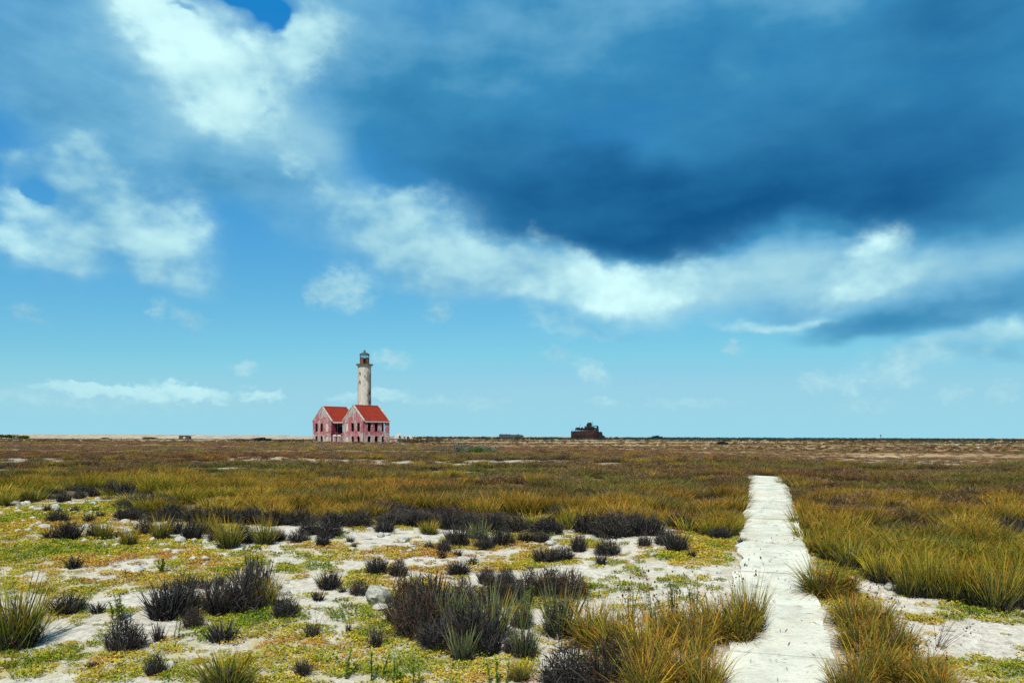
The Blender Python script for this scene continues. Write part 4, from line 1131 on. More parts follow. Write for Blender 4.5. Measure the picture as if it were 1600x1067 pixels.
def place_tufts():
    r = np.random.default_rng(5); cnt = {}; groups = {}
    for i, t in enumerate(TUFTS):
        groups.setdefault((zone_of(t[0], t[1]), t[4]), []).append(i)
    order = {}
    for k, ids in groups.items():
        for n, i in enumerate(sorted(ids, key=lambda q: TUFTS[q][0])): order[i] = (n, len(ids))
    for i, (px, py, w, h, kind) in enumerate(TUFTS):
        x, y, z = gp(px, min(py, 1120)); wm = w / F * y * 1.10; hm = h / F * y * 1.12
        vs = TV[kind]; c = cnt.get(kind, 0); cnt[kind] = c + 1
        parts, vw, vh = vs[c % len(vs)]
        sx = wm / vw; sz = hm / vh
        zn = zone_of(px, py); n, tot = order[i]
        lab = f"{LOOK[kind]} {zn}" + (f", {ORD[n]} from left" if tot > 1 else '')
        rz = r.uniform(0, 6.28)
        if len(parts) == 1:
            o = link(NAME[kind], parts[0][1], M_BLADE); o.location = (x, y, z); o.rotation_euler = (0, 0, rz)
        else:
            o = empty(NAME[kind], (x, y, z), rz)
            for (pn, me) in parts: link(pn, me, M_BLADE, o)
        o.scale = (sx, sx, sz)
        tag(o, lab, 'grass tuft' if NAME[kind] == 'grass_tuft' else 'dry tuft', 'tufts ' + zn)


place_tufts()


# ------------------------------------------------------------------ scattered growth (stuff): instances on measured ground points
def lib(name, meshes, mat):
    c = bpy.data.collections.new(name)
    for k, me in enumerate(meshes):
        o = bpy.data.objects.new(f'{name}_{k:02d}', me)
        if len(me.materials) == 0: me.materials.append(mat)
        c.objects.link(o)
    return c


def scatter(name, coll, pts, scl, rot, idx, tint, label, cat_kind='stuff', tilt=None):
    me = bpy.data.meshes.new(name)
    me.vertices.add(len(pts)); me.vertices.foreach_set('co', np.asarray(pts, np.float32).ravel())
    a = me.attributes.new('scl', 'FLOAT_VECTOR', 'POINT'); a.data.foreach_set('vector', np.asarray(scl, np.float32).ravel())
    rv = np.zeros((len(pts), 3), np.float32); rv[:, 2] = rot
    if tilt is not None: rv[:, 0] = tilt
    a = me.attributes.new('rot', 'FLOAT_VECTOR', 'POINT'); a.data.foreach_set('vector', rv.ravel())
    a = me.attributes.new('idx', 'INT', 'POINT'); a.data.foreach_set('value', np.asarray(idx, np.int32))
    tt = np.ones((len(pts), 4), np.float32); tt[:, :3] = tint
    a = me.attributes.new('tint', 'FLOAT_COLOR', 'POINT'); a.data.foreach_set('color', tt.ravel())
    o = link(name, me)
    ng = bpy.data.node_groups.new(name + '_nodes', 'GeometryNodeTree')
    ng.interface.new_socket('Geometry', in_out='INPUT', socket_type='NodeSocketGeometry')
    ng.interface.new_socket('Geometry', in_out='OUTPUT', socket_type='NodeSocketGeometry')
    N = ng.nodes; Lk = ng.links
    gi = N.new('NodeGroupInput'); go = N.new('NodeGroupOutput')
    ci = N.new('GeometryNodeCollectionInfo'); ci.inputs['Collection'].default_value = coll
    ci.inputs['Separate Children'].default_value = True; ci.inputs['Reset Children'].default_value = True
    def at(nm, ty):
        n = N.new('GeometryNodeInputNamedAttribute'); n.data_type = ty; n.inputs['Name'].default_value = nm
        return [s for s in n.outputs if s.enabled and s.name == 'Attribute'][0]
    ip = N.new('GeometryNodeInstanceOnPoints')
    m2p = N.new('GeometryNodeMeshToPoints')
    Lk.new(gi.outputs[0], m2p.inputs['Mesh']); Lk.new(m2p.outputs[0], ip.inputs['Points'])
    Lk.new(ci.outputs[0], ip.inputs['Instance'])
    ip.inputs['Pick Instance'].default_value = True
    Lk.new(at('idx', 'INT'), ip.inputs['Instance Index'])
    e2r = N.new('FunctionNodeEulerToRotation'); Lk.new(at('rot', 'FLOAT_VECTOR'), e2r.inputs[0]); Lk.new(e2r.outputs[0], ip.inputs['Rotation'])
    Lk.new(at('scl', 'FLOAT_VECTOR'), ip.inputs['Scale'])
    Lk.new(ip.outputs[0], go.inputs[0])
    md = o.modifiers.new('scatter', 'NODES'); md.node_group = ng
    tag(o, label, kind=cat_kind)
    return o


def jitter_points(x0, x1, y0, y1, step, r):
    nx = int((x1 - x0) / step); ny = int((y1 - y0) / step)
    gx, gy = np.meshgrid(np.arange(nx), np.arange(ny))
    return (x0 + (gx + r.uniform(0, 1, gx.shape)) * step).ravel(), (y0 + (gy + r.uniform(0, 1, gx.shape)) * step).ravel()


def build_field():
    r = np.random.default_rng(17)
    ms = []
    for k in range(6):      # 0-5 near clumps, yellow-green with orange tips
        ms.append(norm_mesh('field_clump', join(blades(r, 90, .17, (.26, .62), .015, (.0, .55), .35, FRONT, 2), blades(r, 26, .17, (.26, .6), .012, (.0, .9), .7, RUST, 2), blades(r, 26, .15, (.22, .5), .015, (.0, .6), .4, GREEN, 2), blades(r, 26, .17, (.14, .4), .010, (.2, 1.3), .6, BROWN, 2), blades(r, 26, .17, (.12, .3), .011, (.2, 1.3), .5, DEAD, 2), tangle(r, 16, .24, .16, (.06, .16), .013, RUST, .6, .28), tangle(r, 50, .22, .2, (.08, .2), .011, DEAD))))
    for k in range(5):      # 6-10 tawny clumps further back
        ms.append(norm_mesh('field_clump_back', join(blades(r, 40, .2, (.26, .55), .020, (.05, 1.0), .7, TAWNY, 2), blades(r, 20, .2, (.28, .58), .018, (.05, 1.0), .6, RUST, 2), blades(r, 26, .2, (.24, .5), .020, (.0, .8), .4, OLIVE, 2), blades(r, 24, .2, (.2, .44), .018, (.2, 1.3), .5, GREYB, 2), blades(r, 24, .2, (.14, .34), .016, (.2, 1.3), .5, DEAD, 2), tangle(r, 50, .28, .16, (.08, .18), .017, TAWNY, .5, .24), tangle(r, 24, .28, .16, (.08, .18), .016, GREYB, .5, .24), tangle(r, 40, .25, .2, (.08, .2), .014, DEAD))))
    for k in range(4):      # 11-14 dead dark clumps
        ms.append(norm_mesh('field_clump_dead', join(blades(r, 90, .2, (.14, .38), .013, (.05, 1.1), .6, DEAD, 2), tangle(r, 170, .3, .28, (.1, .22), .012, DEAD), tangle(r, 22, .3, .3, (.1, .24), .007, GREYB), blades(r, 14, .2, (.2, .42), .009, (.1, 1.2), .6, STRAW, 2))))
    for k in range(3):      # 15-17 brown
        ms.append(norm_mesh('field_clump_brown', join(blades(r, 90, .2, (.2, .46), .013, (.1, 1.2), .7, BROWN, 2), blades(r, 30, .2, (.26, .54), .013, (.0, .9), .6, RUST, 2), blades(r, 30, .2, (.2, .44), .012, (.1, 1.2), .6, GREYB, 2))))
    for k in range(3):      # 18-20 olive green
        ms.append(norm_mesh('field_clump_olive', join(blades(r, 70, .2, (.24, .54), .017, (.0, .8), .5, OLIVE, 2), blades(r, 40, .2, (.24, .5), .016, (.0, .8), .5, GREEN, 2), blades(r, 30, .2, (.14, .34), .014, (.2, 1.3), .5, DEAD, 2))))
    P, S, ID, TI, RO = [], [], [], [], []
    for (y0, y1, step, wide) in ((8, 32, .24, 0), (32, 62, .38, 1), (62, 190, .75, 2)):
        half = 0.80 * y1 + 6
        x, y = jitter_points(-half, half, y0, y1, step, r)
        d = in_field(x, y); e = field_end(x, y)
        keep = (np.abs(x) < 0.78 * y + 5) & (d > -0.25)
        keep &= np.abs(x - path_cx(y)) > 0.66 + 0.10 * r.normal(0, 1, len(x)).clip(-1, 2) + np.where(y > 27.6, -5, 0)
        keep &= r.uniform(0, 1, len(x)) < (e * 1.0)
        keep &= r.uniform(0, 1, len(x)) > gaps(x, y) * .93
        thin = fbm(x * 1.1, y * 1.1, 63, 2)
        keep &= (thin > .39) | (np.abs(x - path_cx(y)) < 1.6)                                   # breaks between the tussocks
        # keep the building plots free
        keep &= y < 188
        x, y, d = x[keep], y[keep], d[keep]
        z = hbase(x, y)
        n = len(x)
        u = r.uniform(0, 1, n)
        back = sstep(d + 6 * (fbm(x * .2, y * .2, 71, 3) - .5), 4.5, 11.0)
        right = (x > path_cx(y)).astype(float)
        back = np.where(right > 0, sstep(d + 6 * (fbm(x * .2, y * .2, 71, 3) - .5), 4.5, 12), back)
        # growth comes in tussocks: neighbours share kind, height and colour
        cell = lambda q, sd: hash2(np.floor(x / q + .35 * vnoise(x * 2, y * 2, sd)), np.floor(y / q + .35 * vnoise(x * 2 + 9, y * 2, sd)), sd)
        c1 = cell(.75, 201); c2 = cell(.75, 202); c3 = cell(.75, 203)
        idx = r.integers(0, 6, n)
        idx = np.where(c1 < back * 0.80, 6 + r.integers(0, 5, n), idx)
        og = fbm(x * .09, y * .16, 97, 3)
        idx = np.where((c2 < .10 + .75 * sstep(og, .50, .60)) & (d > 2), 18 + r.integers(0, 3, n), idx)
        frontd = 1 - sstep(d + 1.2 * (fbm(x * .4, y * .4, 83, 2) - .5), 1.0, 2.4)
        patchd = sstep(fbm(x * .45, y * .45, 81, 3), .58, .66)
        pd = np.where(right > 0, .18, .75 * sstep(fbm(x * .5, y * .5, 85, 2), .36, .60)) * frontd + np.where(right > 0, .15, .35) * patchd + .06
        idx = np.where(c3 < pd, 11 + r.integers(0, 4, n), idx)
        idx = np.where(r.uniform(0, 1, n) < .08 + .22 * back, 15 + r.integers(0, 3, n), idx)
        s = r.uniform(.70, 1.15, n) * (1.0, 1.15, 1.5)[wide]
        hs = s * (0.36 + .40 * cell(.75, 204) + .30 * fbm(x * .3, y * .3, 91, 3)) * np.where(y > 62, .70, 1.0) * np.where((idx >= 11) & (idx < 15), .85, 1.0)
        hs = hs * (1 - .25 * back)
        tn = fbm(x * .11, y * .11, 95, 3)[:, None]
        tint = np.ones((n, 3)) * (0.58 + .62 * cell(.75, 205)[:, None] + .50 * r.uniform(0, 1, (n, 1))) * np.array([1.05, .97, .95])
        fz = (1 - sstep(d + 2 * (tn[:, 0] - .5), 2.0, 5.5))[:, None]; tint = tint * (1 + fz * (np.array([1.06, 1.22, 1.0]) - 1))
        greenish = sstep(tn, .52, .66); tint = tint * (1 - greenish * (1 - np.array([.90, 1.0, .95])))
        brownish = sstep(tn, .46, .34); tint = tint * (1 - brownish * (1 - np.array([1.02, .86, 1.0])))
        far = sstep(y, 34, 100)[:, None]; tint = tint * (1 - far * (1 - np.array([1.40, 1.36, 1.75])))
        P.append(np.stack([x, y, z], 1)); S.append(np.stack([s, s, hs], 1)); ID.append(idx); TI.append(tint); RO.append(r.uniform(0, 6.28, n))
    x, y = jitter_points(-60, 140, 36, 150, .62, r)
    k = (np.abs(x) < .8 * y) & (field_end(x, y) < .75) & (r.uniform(0, 1, len(x)) < .08 + .6 * sstep(fbm(x * .05, y * .16, 151, 3), .46, .62)) & (in_field(x, y) > 5)
    x, y = x[k], y[k]; n = len(x); s = r.uniform(.35, .8, n)
    P.append(np.stack([x, y, hbase(x, y)], 1)); S.append(np.stack([s * 1.5, s * 1.5, s * .42], 1)); ID.append(np.where(r.uniform(0, 1, n) < .75, 6 + r.integers(0, 5, n), 15 + r.integers(0, 3, n))); TI.append(np.ones((n, 3)) * r.uniform(1.0, 2.2, (n, 1)) * np.array([1.1, 1.0, 1.1])); RO.append(r.uniform(0, 6.28, n))
    P, S, ID, TI, RO = map(np.concatenate, (P, S, ID, TI, RO))
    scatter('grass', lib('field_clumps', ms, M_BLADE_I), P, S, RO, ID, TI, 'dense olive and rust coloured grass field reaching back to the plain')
    return len(P)


NF = build_field()


# ------------------------------------------------------------------ creeping ground cover
def build_cover():
    r = np.random.default_rng(23); ms = []
    for k in range(8):
        n = 70
        a = r.uniform(0, 2 * math.pi, n); q = np.sqrt(r.uniform(0, 1, n)) * .13
        V = []; Fc = []; C = []; o = 0
        for i in range(n):
            c0 = np.array([math.cos(a[i]) * q[i], math.sin(a[i]) * q[i], r.uniform(.002, .03)])
            for _ in range(3):
                dr = np.array([r.normal(), r.normal(), abs(r.normal()) * .8 + .2]); dr /= np.linalg.norm(dr)
                sd_ = np.cross(dr, [0, 0, 1.0]); sd_ /= max(np.linalg.norm(sd_), 1e-3)
                ln = r.uniform(.014, .034); w_ = ln * .28
                V += [c0, c0 + dr * ln * .5 - sd_ * w_, c0 + dr * ln, c0 + dr * ln * .5 + sd_ * w_]
                Fc.append([o, o + 1, o + 2]); Fc.append([o, o + 2, o + 3]); o += 4
                b = r.uniform(.65, 1.3); hue = r.uniform(.85, 1.15, 3)
                C += [np.array([1, 1, 1]) * b * hue] * 4
        ms.append(mesh_np('cover_patch', np.array(V), np.array(Fc), col=np.array(C)))
    x, y = jitter_points(-16, 16, 5.2, 27, .125, r)
    k = np.abs(x) < .78 * y + 1; x, y = x[k], y[k]
    cv, ti = cover(x, y)
    d = in_field(x, y)
    p = (sstep(cv, .16, .58) + .10) * (d < .6) * (np.abs(x - path_cx(y)) > .62)
    k = r.uniform(0, 1, len(x)) < p * .95; x, y, ti, cv = x[k], y[k], ti[k], cv[k]
    n = len(x)
    ti = np.clip(ti + r.normal(0, .16, n), 0, 1)
    stops = np.array([0, .3, .55, .8, 1.0]); cols = np.array([(.15, .22, .022), (.38, .37, .038), (.56, .43, .055), (.52, .27, .06), (.38, .16, .07)])
    tint = np.stack([np.interp(ti, stops, cols[:, q]) for q in range(3)], 1)
    s = r.uniform(.35, 1.1, n) * (1 + .02 * (y - 7)); hs = s * np.interp(ti, [0, .3, 1], [1.6, 1.0, .7])
    scatter('ground_cover', lib('cover_patches', ms, M_BLADE_I), np.stack([x, y, hbase(x, y)], 1), np.stack([s, s, hs], 1), r.uniform(0, 6.28, n), r.integers(0, 8, n), tint,
            'yellow, green and orange creeping succulents spread over the sand')
    return n


NC = build_cover()


# ------------------------------------------------------------------ stones
def stone_mesh(r, sub=2, rough=.22, flat=.6, name='stone'):
    bm = bmesh.new(); bmesh.ops.create_icosphere(bm, subdivisions=sub, radius=1.0)
    off = r.uniform(0, 50, 3)
    from mathutils import noise as mn
    cuts = [(Vector(r.normal(0, 1, 3)).normalized(), r.uniform(.62, .9)) for _ in range(7)]
    for v in bm.verts:
        p = v.co.copy()
        for nrm, dd in cuts:
            q = p.dot(nrm)
            if q > dd: p -= nrm * (q - dd) * .85
        p *= 1 + rough * mn.noise(Vector(off) + v.co * 1.5) + rough * .5 * mn.noise(Vector(off) * 2 + v.co * 4)
        v.co = Vector((p.x, p.y, p.z * flat))
    me = bpy.data.meshes.new(name); bm.to_mesh(me); bm.free()
    return me


M_STONE = simple_mat('limestone', (.50, .46, .38), (.36, .33, .27), 2.5, (.20, .185, .15), 9.0, amt3=.6, lo3=.52, hi3=.66)
M_BOULD = simple_mat('lichen_boulder', (.44, .41, .33), (.27, .27, .22), 3.0, (.15, .155, .13), 10.0, amt3=.7, lo3=.52, hi3=.62)


def build_stones():
    r = np.random.default_rng(29)
    vs = [stone_mesh(r) for _ in range(8)]
    for me in vs: me.materials.append(M_STONE)
    big = [(282, 848, 22, 13, 'pale squared stone before the shaggy grass row at left'), (238, 846, 10, 9, 'small upright pale stone left of the squared stone'), (197, 817, 16, 9, 'pale rounded stone below the notch in the field edge'),
           (25, 791, 22, 10, 'grey stone beside the leftmost dark grass tuft'), (86, 800, 16, 16, 'tall grey stone standing behind a dark tuft at upper left'), (70, 826, 22, 10, 'flat white stone left of the rounded dark tuft'),
           (212, 894, 34, 10, 'low broad grey stone on the sandy flat at left'), (266, 1046, 19, 15, 'pointed pale stone beside the bottom left dark tuft'), (595, 838, 15, 9, 'pale stone at the top of the open sand'),
           (632, 846, 24, 11, 'broad pale stone right of the open sand'), (773, 828, 13, 9, 'white round stone in the dark tuft cluster'), (735, 853, 10, 6, 'small white stone below the tuft cluster'),
           (446, 928, 26, 11, 'pale flat stone right of the big dark thicket'), (595, 952, 26, 10, 'small pale stone touching the front of the boulder'), (1390, 921, 20, 13, 'white stone at the foot of the green row by the lane'),
           (1403, 911, 16, 18, 'tall pale stone behind the white one by the lane'), (950, 860, 18, 7, 'flat pale stone behind a dark tuft on the mossy flat'), (1022, 868, 20, 6, 'flat stone low in moss near the path'),
           (60, 798, 26, 8, 'long pale stone among the tufts at upper left'), (140, 806, 16, 6, 'low pale stone among orange moss at upper left'), (860, 850, 22, 8, 'flat pale stone left of the mossy flat')]
    for i, (px, py, w, h, lab) in enumerate(big):
        x, y, z = gp(px, py); a = w / F * y / 2; b = h / F * y
        o = link('stone', vs[i % 8], M_STONE); o.scale = (a * 1.05, a * .85, b * .95); o.location = (x, y, z + b * .28); o.rotation_euler = (r.normal(0, .12), r.normal(0, .12), r.uniform(0, 6.28))
        tag(o, lab, 'stone', 'loose limestones')
    bme = stone_mesh(r, 3, .20, .85, 'boulder'); bme.materials.append(M_BOULD)
    x, y, z = gp(590, 944); a = 40 / F * y / 2
    o = link('boulder', bme, M_BOULD); o.scale = (a, a * .9, a * 1.05); o.location = (x, y, z + a * .62); o.rotation_euler = (0, .1, .6)
    tag(o, 'round grey lichened boulder half hidden by a dark tuft', 'boulder')
    # scattered small stones: single things, told apart only by place
    n = 0; zones = [(0, 205, 785, 835, 34, 'small pale stone strewn on moss at upper left'), (520, 700, 832, 862, 16, 'small pale stone on the open sand before the field'),
                    (280, 460, 845, 905, 12, 'small pale stone on the white sand streak'), (1380, 1600, 945, 1000, 10, 'small pale stone on the sandy lane at right'), (60, 460, 960, 1060, 14, 'small pale stone in the moss at lower left')]
    for (x0, x1, y0, y1, k, lab) in zones:
        k = min(k, 20)
        for q_, px in enumerate(np.sort(r.uniform(x0, x1, k))):
            py = r.uniform(y0, y1); x, y, z = gp(px, py); a = r.uniform(2.2, 6.5) / F * y
            o = link('stone', vs[int(r.integers(0, 8))], M_STONE); o.scale = (a * r.uniform(.9, 1.7), a, a * r.uniform(.7, 1.2)); o.location = (x, y, z + a * .2); o.rotation_euler = (0, 0, r.uniform(0, 6.28))
            tag(o, f'{lab}, {ORD[q_]} from left', 'stone', lab.replace('small pale stone', 'stones')); n += 1
    # gravel
    gm = [stone_mesh(r, 1, .3, .6, 'pebble') for _ in range(4)]
    x, y = jitter_points(-15, 15, 5.3, 24, .16, r)
    cv, ti = cover(x, y); k = (np.abs(x) < .78 * y) & (in_field(x, y) < .5) & (np.abs(x - path_cx(y)) > .6) & (r.uniform(0, 1, len(x)) < .30)
    x, y = x[k], y[k]; s = .006 + .022 * r.uniform(0, 1, len(x)) ** 3 * (1 + y / 14)
    s = np.where((x < -4.5) & (y > 12), s * 1.7, s)
    scatter('gravel', lib('pebbles', gm, M_STONE), np.stack([x, y, hbase(x, y) + s * .2], 1), np.stack([s, s, s], 1), r.uniform(0, 6.28, len(x)), r.integers(0, 4, len(x)), np.ones((len(x), 3)),
            'fine pale gravel strewn over the sand')
    # twigs and leaf bits on path and sand
    V, Fc, C = [], [], []; o = 0
    for _ in range(520):
        y = r.uniform(6, 20) ; x = float(path_cx(y)) + r.normal(0, .42) if r.uniform() < .6 else r.uniform(-.7 * y, .7 * y)
        onp = abs(x - float(path_cx(y))) < .5
        z = float(np.interp(y, _ty, _tz)) + .078 if onp else float(hbase(x, y)) + .01
        a = r.uniform(0, 3.14); ln = r.uniform(.02, .09) * (1 if r.uniform() < .9 else 2.2); w_ = r.uniform(.0025, .006)
        dx, dy = math.cos(a) * ln, math.sin(a) * ln
        V += [(x - dx, y - dy, z), (x + dy / ln * w_, y - dx / ln * w_, z + .004), (x + dx, y + dy, z + r.uniform(0, .015)), (x - dy / ln * w_, y + dx / ln * w_, z + .004)]
        Fc.append([o, o + 1, o + 2]); Fc.append([o, o + 2, o + 3]); o += 4
        c = np.array([.12, .085, .06]) * r.uniform(.5, 1.8); C += [c] * 4
    ob = link('leaf_litter', mesh_np('leaf_litter', np.array(V), np.array(Fc), col=np.array(C)), M_BLADE); tag(ob, 'dry twigs and leaf bits scattered on path and sand', kind='stuff')


build_stones()


# ------------------------------------------------------------------ herbs with small leaves
def herb_mesh(r, n, h, leafc, spread=.5):
    SV, SF, LV, LF, LC = [], [], [], [], []
    for _ in range(n):
        a = r.uniform(0, 6.28); le = r.uniform(0, spread); p = np.array([r.normal(0, .03), r.normal(0, .03), 0.0]); hh = h * r.uniform(.6, 1.1); seg = 7
        d = np.array([math.sin(le) * math.cos(a), math.sin(le) * math.sin(a), math.cos(le)])
        pts = [p]
        for k in range(seg):
            d = d + r.normal(0, .07, 3) + np.array([0, 0, .05]); d /= np.linalg.norm(d); pts.append(pts[-1] + d * hh / seg)
        for k in range(seg):
            rad = .006 * (1 - k / seg * .6)
            o = len(SV)
            for q, rr in ((pts[k], rad), (pts[k + 1], rad * .9)):
                for t in (0, 2.1, 4.2): SV.append(q + np.array([math.cos(t) * rr, math.sin(t) * rr, 0]))
            for t in range(3): SF.append([o + t, o + (t + 1) % 3, o + 3 + (t + 1) % 3, o + 3 + t])
            for _ in range(7):
                f = r.uniform(0, 1); q = pts[k] * (1 - f) + pts[k + 1] * f
                ld = r.normal(0, 1, 3); ld[2] = abs(ld[2]) * .6 + .1; ld /= np.linalg.norm(ld); s = np.cross(ld, [0, 0, 1.0]); s /= max(np.linalg.norm(s), 1e-3); ll = r.uniform(.02, .042)
                o2 = len(LV); LV += [q, q + ld * ll * .5 - s * ll * .22, q + ld * ll, q + ld * ll * .5 + s * ll * .22]; LF += [[o2, o2 + 1, o2 + 2], [o2, o2 + 2, o2 + 3]]
                LC += [np.array(leafc) * r.uniform(.6, 1.4)] * 4
    return (mesh_np('herb_stems', np.array(SV), np.array(SF), col=np.tile([.09, .08, .035], (len(SV), 1))), mesh_np('herb_leaves', np.array(LV), np.array(LF), col=np.array(LC)))


def build_herbs():
    r = np.random.default_rng(31)
    tall = [herb_mesh(r, 11, .62, (.15, .20, .028)) for _ in range(3)]; spike = [herb_mesh(r, 2, .30, (.17, .27, .03), .12) for _ in range(4)]; wee = [herb_mesh(r, 6, .22, (.16, .22, .03), .7) for _ in range(2)]
    lst = [(1052, 985, 88, tall[0], 'leafy green herb rising from the grass left of the path, tallest'), (1085, 978, 78, tall[1], 'leafy green herb just right of the tallest one'), (1018, 985, 66, tall[2], 'leafy green herb just left of the tallest one'), (985, 982, 70, tall[1], 'thin leafy herb at the left end of the tall grass'),
           (254, 895, 24, wee[0], 'small bright green herb alone on white sand at left'), (197, 900, 10, wee[1], 'tiny green sprig left of the low grey stone'), (188, 968, 40, wee[1], 'pale green herb behind the lower left dark tuft'), (276, 1000, 38, spike[2], 'thin upright green herb below the dark thicket'),
           (545, 1062, 46, spike[0], 'green spike at the bottom, leftmost of the row'), (581, 1066, 44, spike[1], 'green spike at the bottom, second of the row'), (617, 1070, 46, spike[2], 'green spike at the bottom, third of the row'), (655, 1076, 40, spike[3], 'green spike at the bottom, fourth of the row'),
           (774, 1070, 40, spike[0], 'green spike beside the bare sand at the bottom'), (788, 1070, 40, spike[3], 'green spike right beside the one on bare sand'), (931, 1074, 60, spike[1], 'green spike in the dark tuft at the bottom'), (948, 1072, 58, spike[2], 'green spike right of the one in the dark tuft'),
           (826, 945, 30, wee[0], 'green herb poking from the brown thicket')]
    for (px, py, h, (sm, lm), lab) in lst:
        x, y, z = gp(px, py); hm = h / F * y; h0 = max(v.co.z for v in sm.vertices)
        o = empty('herb', (x, y, z), r.uniform(0, 6.28)); o.scale = (hm / h0,) * 3
        link('stem', sm, M_BLADE, o); link('leaves', lm, M_BLADE, o); tag(o, lab, 'plant', 'leafy herbs')
    # bare dry stalks
    for (px, py, h, lean, lab) in [(1462, 1010, 70, .25, 'tall bare stalk with dark seed heads over the sandy lane'), (1468, 1015, 62, .55, 'leaning bare stalk with seed heads over the sandy lane'), (12, 1050, 46, .2, 'pale bare branching twig in the lower left corner'), (492, 995, 45, .3, 'thin bare twigs above the moss by the boulder'), (955, 985, 70, -.3, 'dark seed stalk above the left of the tall grass'), (1008, 975, 78, .2, 'dark seed stalk in the middle of the tall grass')]:
        x, y, z = gp(px, py); hm = h / F * y
        d = blades(r, 5, .03, (hm * .6, hm * 1.15), .007, (.05, .5), .3, pal((0, (.13, .085, .055)), (1, (.11, .06, .04))), 4)
        d2 = stalks(r, 3, .03, (hm * .8, hm * 1.1))
        o = link('dry_stalk', mesh_np('dry_stalk', *join(d, d2)[:2], col=join(d, d2)[2]), M_BLADE); o.location = (x, y, z); o.rotation_euler = (0, lean, 0)
        tag(o, lab, 'plant', 'dry stalks')


build_herbs()


# ------------------------------------------------------------------ far scrub, bushes, shingle ridge
def bush_mesh(r, n, w, h, leaf, col, name='bush'):
    V, Fc, C = [], [], []; o = 0
    lobes = [(r.normal(0, .45) * w * .5, r.normal(0, .3) * w * .5, r.uniform(.3, .62) * h, r.uniform(.3, .5)) for _ in range(7)]
    for i in range(n):
        lx, ly, lz, lr = lobes[i % 7]
        d = r.normal(0, 1, 3); d /= np.linalg.norm(d); rr = r.uniform(.55, 1.05)
        p = np.array([lx + d[0] * lr * w * .5 * rr, ly + d[1] * lr * w * .5 * rr, lz + d[2] * lr * h * .9 * rr]); p[2] = max(p[2], 0.02)
        a = r.normal(0, 1, 3); a /= np.linalg.norm(a); b = np.cross(a, d); b /= max(np.linalg.norm(b), 1e-3); s = leaf * r.uniform(.6, 1.4)
        V += [p - a * s, p + b * s * .6, p + a * s, p - b * s * .6]; Fc += [[o, o + 1, o + 2], [o, o + 2, o + 3]]; o += 4
        C += [np.array(col) * r.uniform(.6, 1.4) * r.uniform(.9, 1.1, 3)] * 4
    return mesh_np(name, np.array(V), np.array(Fc), col=np.array(C))


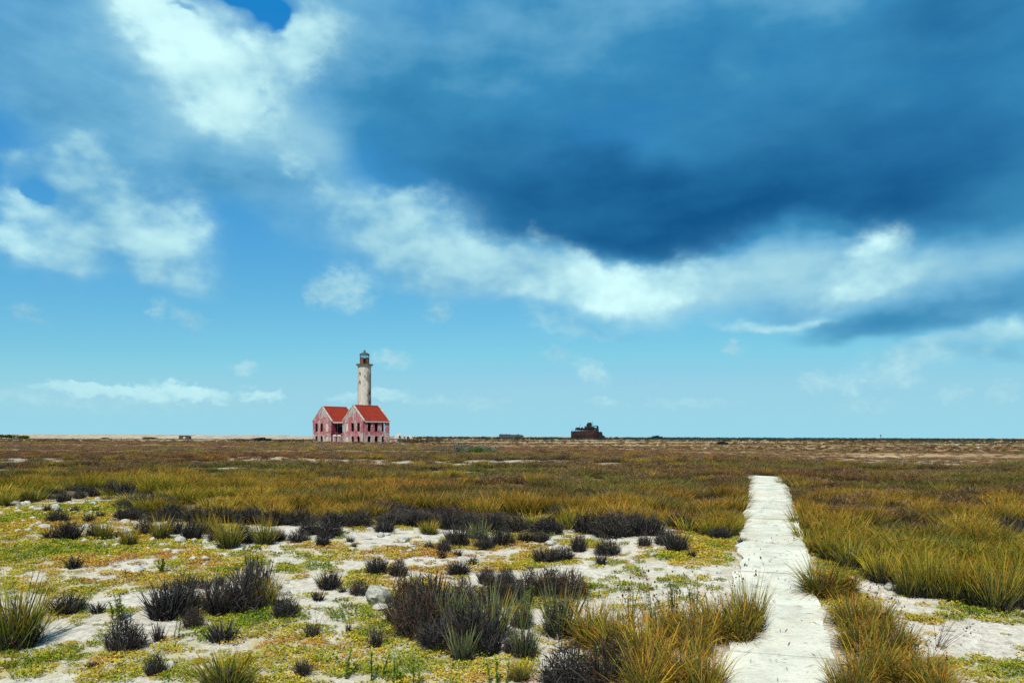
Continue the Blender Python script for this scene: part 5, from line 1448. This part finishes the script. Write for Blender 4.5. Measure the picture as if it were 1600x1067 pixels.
def build_far():
    r = np.random.default_rng(37)
    sc = [bush_mesh(r, 150, 3.0, 1.3, .22, (.060, .080, .062)) for _ in range(5)]
    tw_ = [bush_mesh(r, 110, 2.2, .8, .20, (.12, .075, .045)) for _ in range(3)] + [bush_mesh(r, 110, 1.6, .5, .16, (.15, .14, .05)) for _ in range(3)]
    # low dark scrub line along the horizon
    x, y = jitter_points(-260, 560, 330, 900, 7.0, r)
    t = x / y
    p = np.interp(t, [-.75, -.16, -.12, 0, .25, .5, .8], [.0, .0, .35, .5, .8, 1.0, 1.0]) * (fbm(x * .012, y * .03, 101, 3) > .40)
    k = (r.uniform(0, 1, len(x)) < p * .75) & ~((np.abs(x - 64) < 22) & (y < 720) & (y > 520)); x, y = x[k], y[k]
    s = r.uniform(.5, 1.15, len(x)); hs = s * r.uniform(.55, 1.05, len(x)) * np.interp(y, [330, 900], [.75, 1.35]) * np.interp(np.abs(x / y - 64 / 700), [0, .02, .03], [.7, .7, 1.0])
    scatter('scrub', lib('scrub_bushes', sc, M_BLADE_I), np.stack([x, y, hbase(x, y)], 1), np.stack([s * 1.6, s, hs], 1), r.uniform(0, 6.28, len(x)), r.integers(0, 5, len(x)), np.ones((len(x), 3)) * r.uniform(.7, 1.3, (len(x), 1)),
            'low dark scrub along the horizon')
    # dry brown growth on the plain in drifts
    x, y = jitter_points(-260, 300, 64, 330, 1.9, r)
    t = x / y; kk = np.abs(t) < .8
    b = fbm(x * .018, y * .055, 111, 4)
    p = sstep(b, .50, .62) * .8 + .05
    k = kk & (r.uniform(0, 1, len(x)) < p) & (field_end(x, y) < .6) & ~((x > -60) & (x < -26) & (y > 188) & (y < 226)); x, y, b = x[k], y[k], b[k]
    s = r.uniform(.25, .6, len(x)) * np.interp(y, [60, 200], [.6, 1.2]); c = np.where(b[:, None] > .56, np.array([[1.35, 1.25, 1.15]]), np.array([[1.7, 1.4, 1.1]])) * r.uniform(.7, 1.3, (len(x), 1))
    scatter('dry_growth', lib('plain_bushes', tw_, M_BLADE_I), np.stack([x, y, hbase(x, y)], 1), np.stack([s * 1.3, s, s * .55], 1), r.uniform(0, 6.28, len(x)), r.integers(0, 6, len(x)), c, 'dry brown low growth in drifts over the plain')
    # rubble on the plain at right and on the shingle ridge
    gm = [stone_mesh(r, 1, .3, .6, 'rubble_piece') for _ in range(4)]
    x, y = jitter_points(-40, 330, 46, 330, 3.0, r); k = (r.uniform(0, 1, len(x)) < .09 * sstep(fbm(x * .03, y * .08, 121, 3), .45, .6)) & (np.abs(x / y) < .8) & (field_end(x, y) < .5); x, y = x[k], y[k]; s = r.uniform(.05, .24, len(x)) * (1 + y / 260)
    x2, y2 = jitter_points(-330, -70, 338, 352, 1.9, r); k = r.uniform(0, 1, len(x2)) < .7; x2, y2 = x2[k], y2[k]; s2 = r.uniform(.12, .34, len(x2))
    X = np.concatenate([x, x2]); Y = np.concatenate([y, y2]); S = np.concatenate([s, s2]); Z = np.concatenate([hbase(x, y), ridge_h(x2, y2)])
    scatter('rubble', lib('rubble_pieces', gm, M_STONE), np.stack([X, Y, Z + S * .1], 1), np.stack([S * 1.2, S, S * .8], 1), r.uniform(0, 6.28, len(X)), r.integers(0, 4, len(X)), np.ones((len(X), 3)), 'pale rubble scattered over the plain and the shore ridge')
    # single bushes one can pick out
    gb = [bush_mesh(r, 900, 8, 2.0, .28, (.035, .085, .015)), bush_mesh(r, 700, 6, 1.6, .26, (.06, .10, .02))]
    gg = [bush_mesh(r, 700, 4.4, 1.1, .10, (.05, .10, .018)), bush_mesh(r, 600, 4.4, 1.2, .09, (.17, .165, .14))]
    dk = bush_mesh(r, 500, 7, 1.2, .25, (.022, .028, .032)); br = bush_mesh(r, 900, 17, 1.1, .3, (.12, .08, .05))
    for (px, py, Y, me, sx, sz, lab) in [(14, 686, 320, gb[0], .9, .85, 'dark green dome bush at far left edge of the plain'), (38, 686, 318, gb[1], 1.2, .95, 'lighter green spreading bush beside the dome bush at far left'), (165, 686, 330, gb[1], .9, .4, 'flat green bush below the pale shore ridge'),
                                    (235, 686, 330, gb[0], .7, .4, 'low olive bush near the tiny grey hut'), (408, 690, 225, dk, .95, .95, 'low black bush left of the pink house'), (745, 712, 62, gg[0], .55, .75, 'dense green bush in the field right of the house'),
                                    (725, 709, 66, gg[1], .6, .9, 'grey twiggy bush behind the dense green one'), (765, 708, 66, gg[1], .7, .8, 'grey twiggy bush right of the dense green one'), (648, 691, 190, br, .75, .9, 'long brown bush strip right of the house'),
                                    (450, 692, 175, br, .6, .7, 'brown bush strip left of the house'), (1026, 681, 640, dk, 1.6, 2.6, 'round dark bush on the horizon right of the shipwreck'), (1128, 699, 150, dk, .38, .6, 'small dark bush alone on the tan plain'),
                                    (375, 690, 240, br, .7, .6, 'brown bush strip below the tiny hut')]:
        kx, _ = ray(px, py); x = kx * Y
        o = link('bush', me, M_BLADE); o.location = (x, Y, float(hbase(x, Y))); o.scale = (sx, sx, sz); o.rotation_euler = (0, 0, r.uniform(0, .6)); tag(o, lab, 'bush', 'bushes on the plain')


def ridge_h(x, y):
    prof = np.exp(-((np.asarray(y) - 352) / 9.0) ** 2)
    return prof * (1.75 + (fbm(np.asarray(x) * .05, np.asarray(y) * .05, 131, 4) - .5) * .5) * sstep(-np.asarray(x), 40, 110) + 0.03 - .1 * (1 - sstep(-np.asarray(x), 30, 60))


def build_ridge():
    xs = np.linspace(-420, -25, 500); ys = np.linspace(326, 380, 28)
    X, Y = np.meshgrid(xs, ys); Z = ridge_h(X, Y) + (fbm(X * .8, Y * .8, 141, 2) - .5) * .16 * np.exp(-((Y - 352) / 9.0) ** 2)
    nr, nc = X.shape; i = np.arange(nr * nc).reshape(nr, nc)
    faces = np.stack([i[:-1, :-1].ravel(), i[:-1, 1:].ravel(), i[1:, 1:].ravel(), i[1:, :-1].ravel()], 1)
    m = simple_mat('shingle', (.44, .36, .25), (.33, .26, .17), .25, (.22, .18, .12), .9, amt3=.6, lo3=.53, hi3=.66, obj=False)
    o = link('shore_ridge', mesh_np('shore_ridge', np.stack([X.ravel(), Y.ravel(), Z.ravel()], 1), faces, smooth=True), m)
    tag(o, 'long pale shingle ridge along the left horizon', kind='structure')


build_ridge()
build_far()
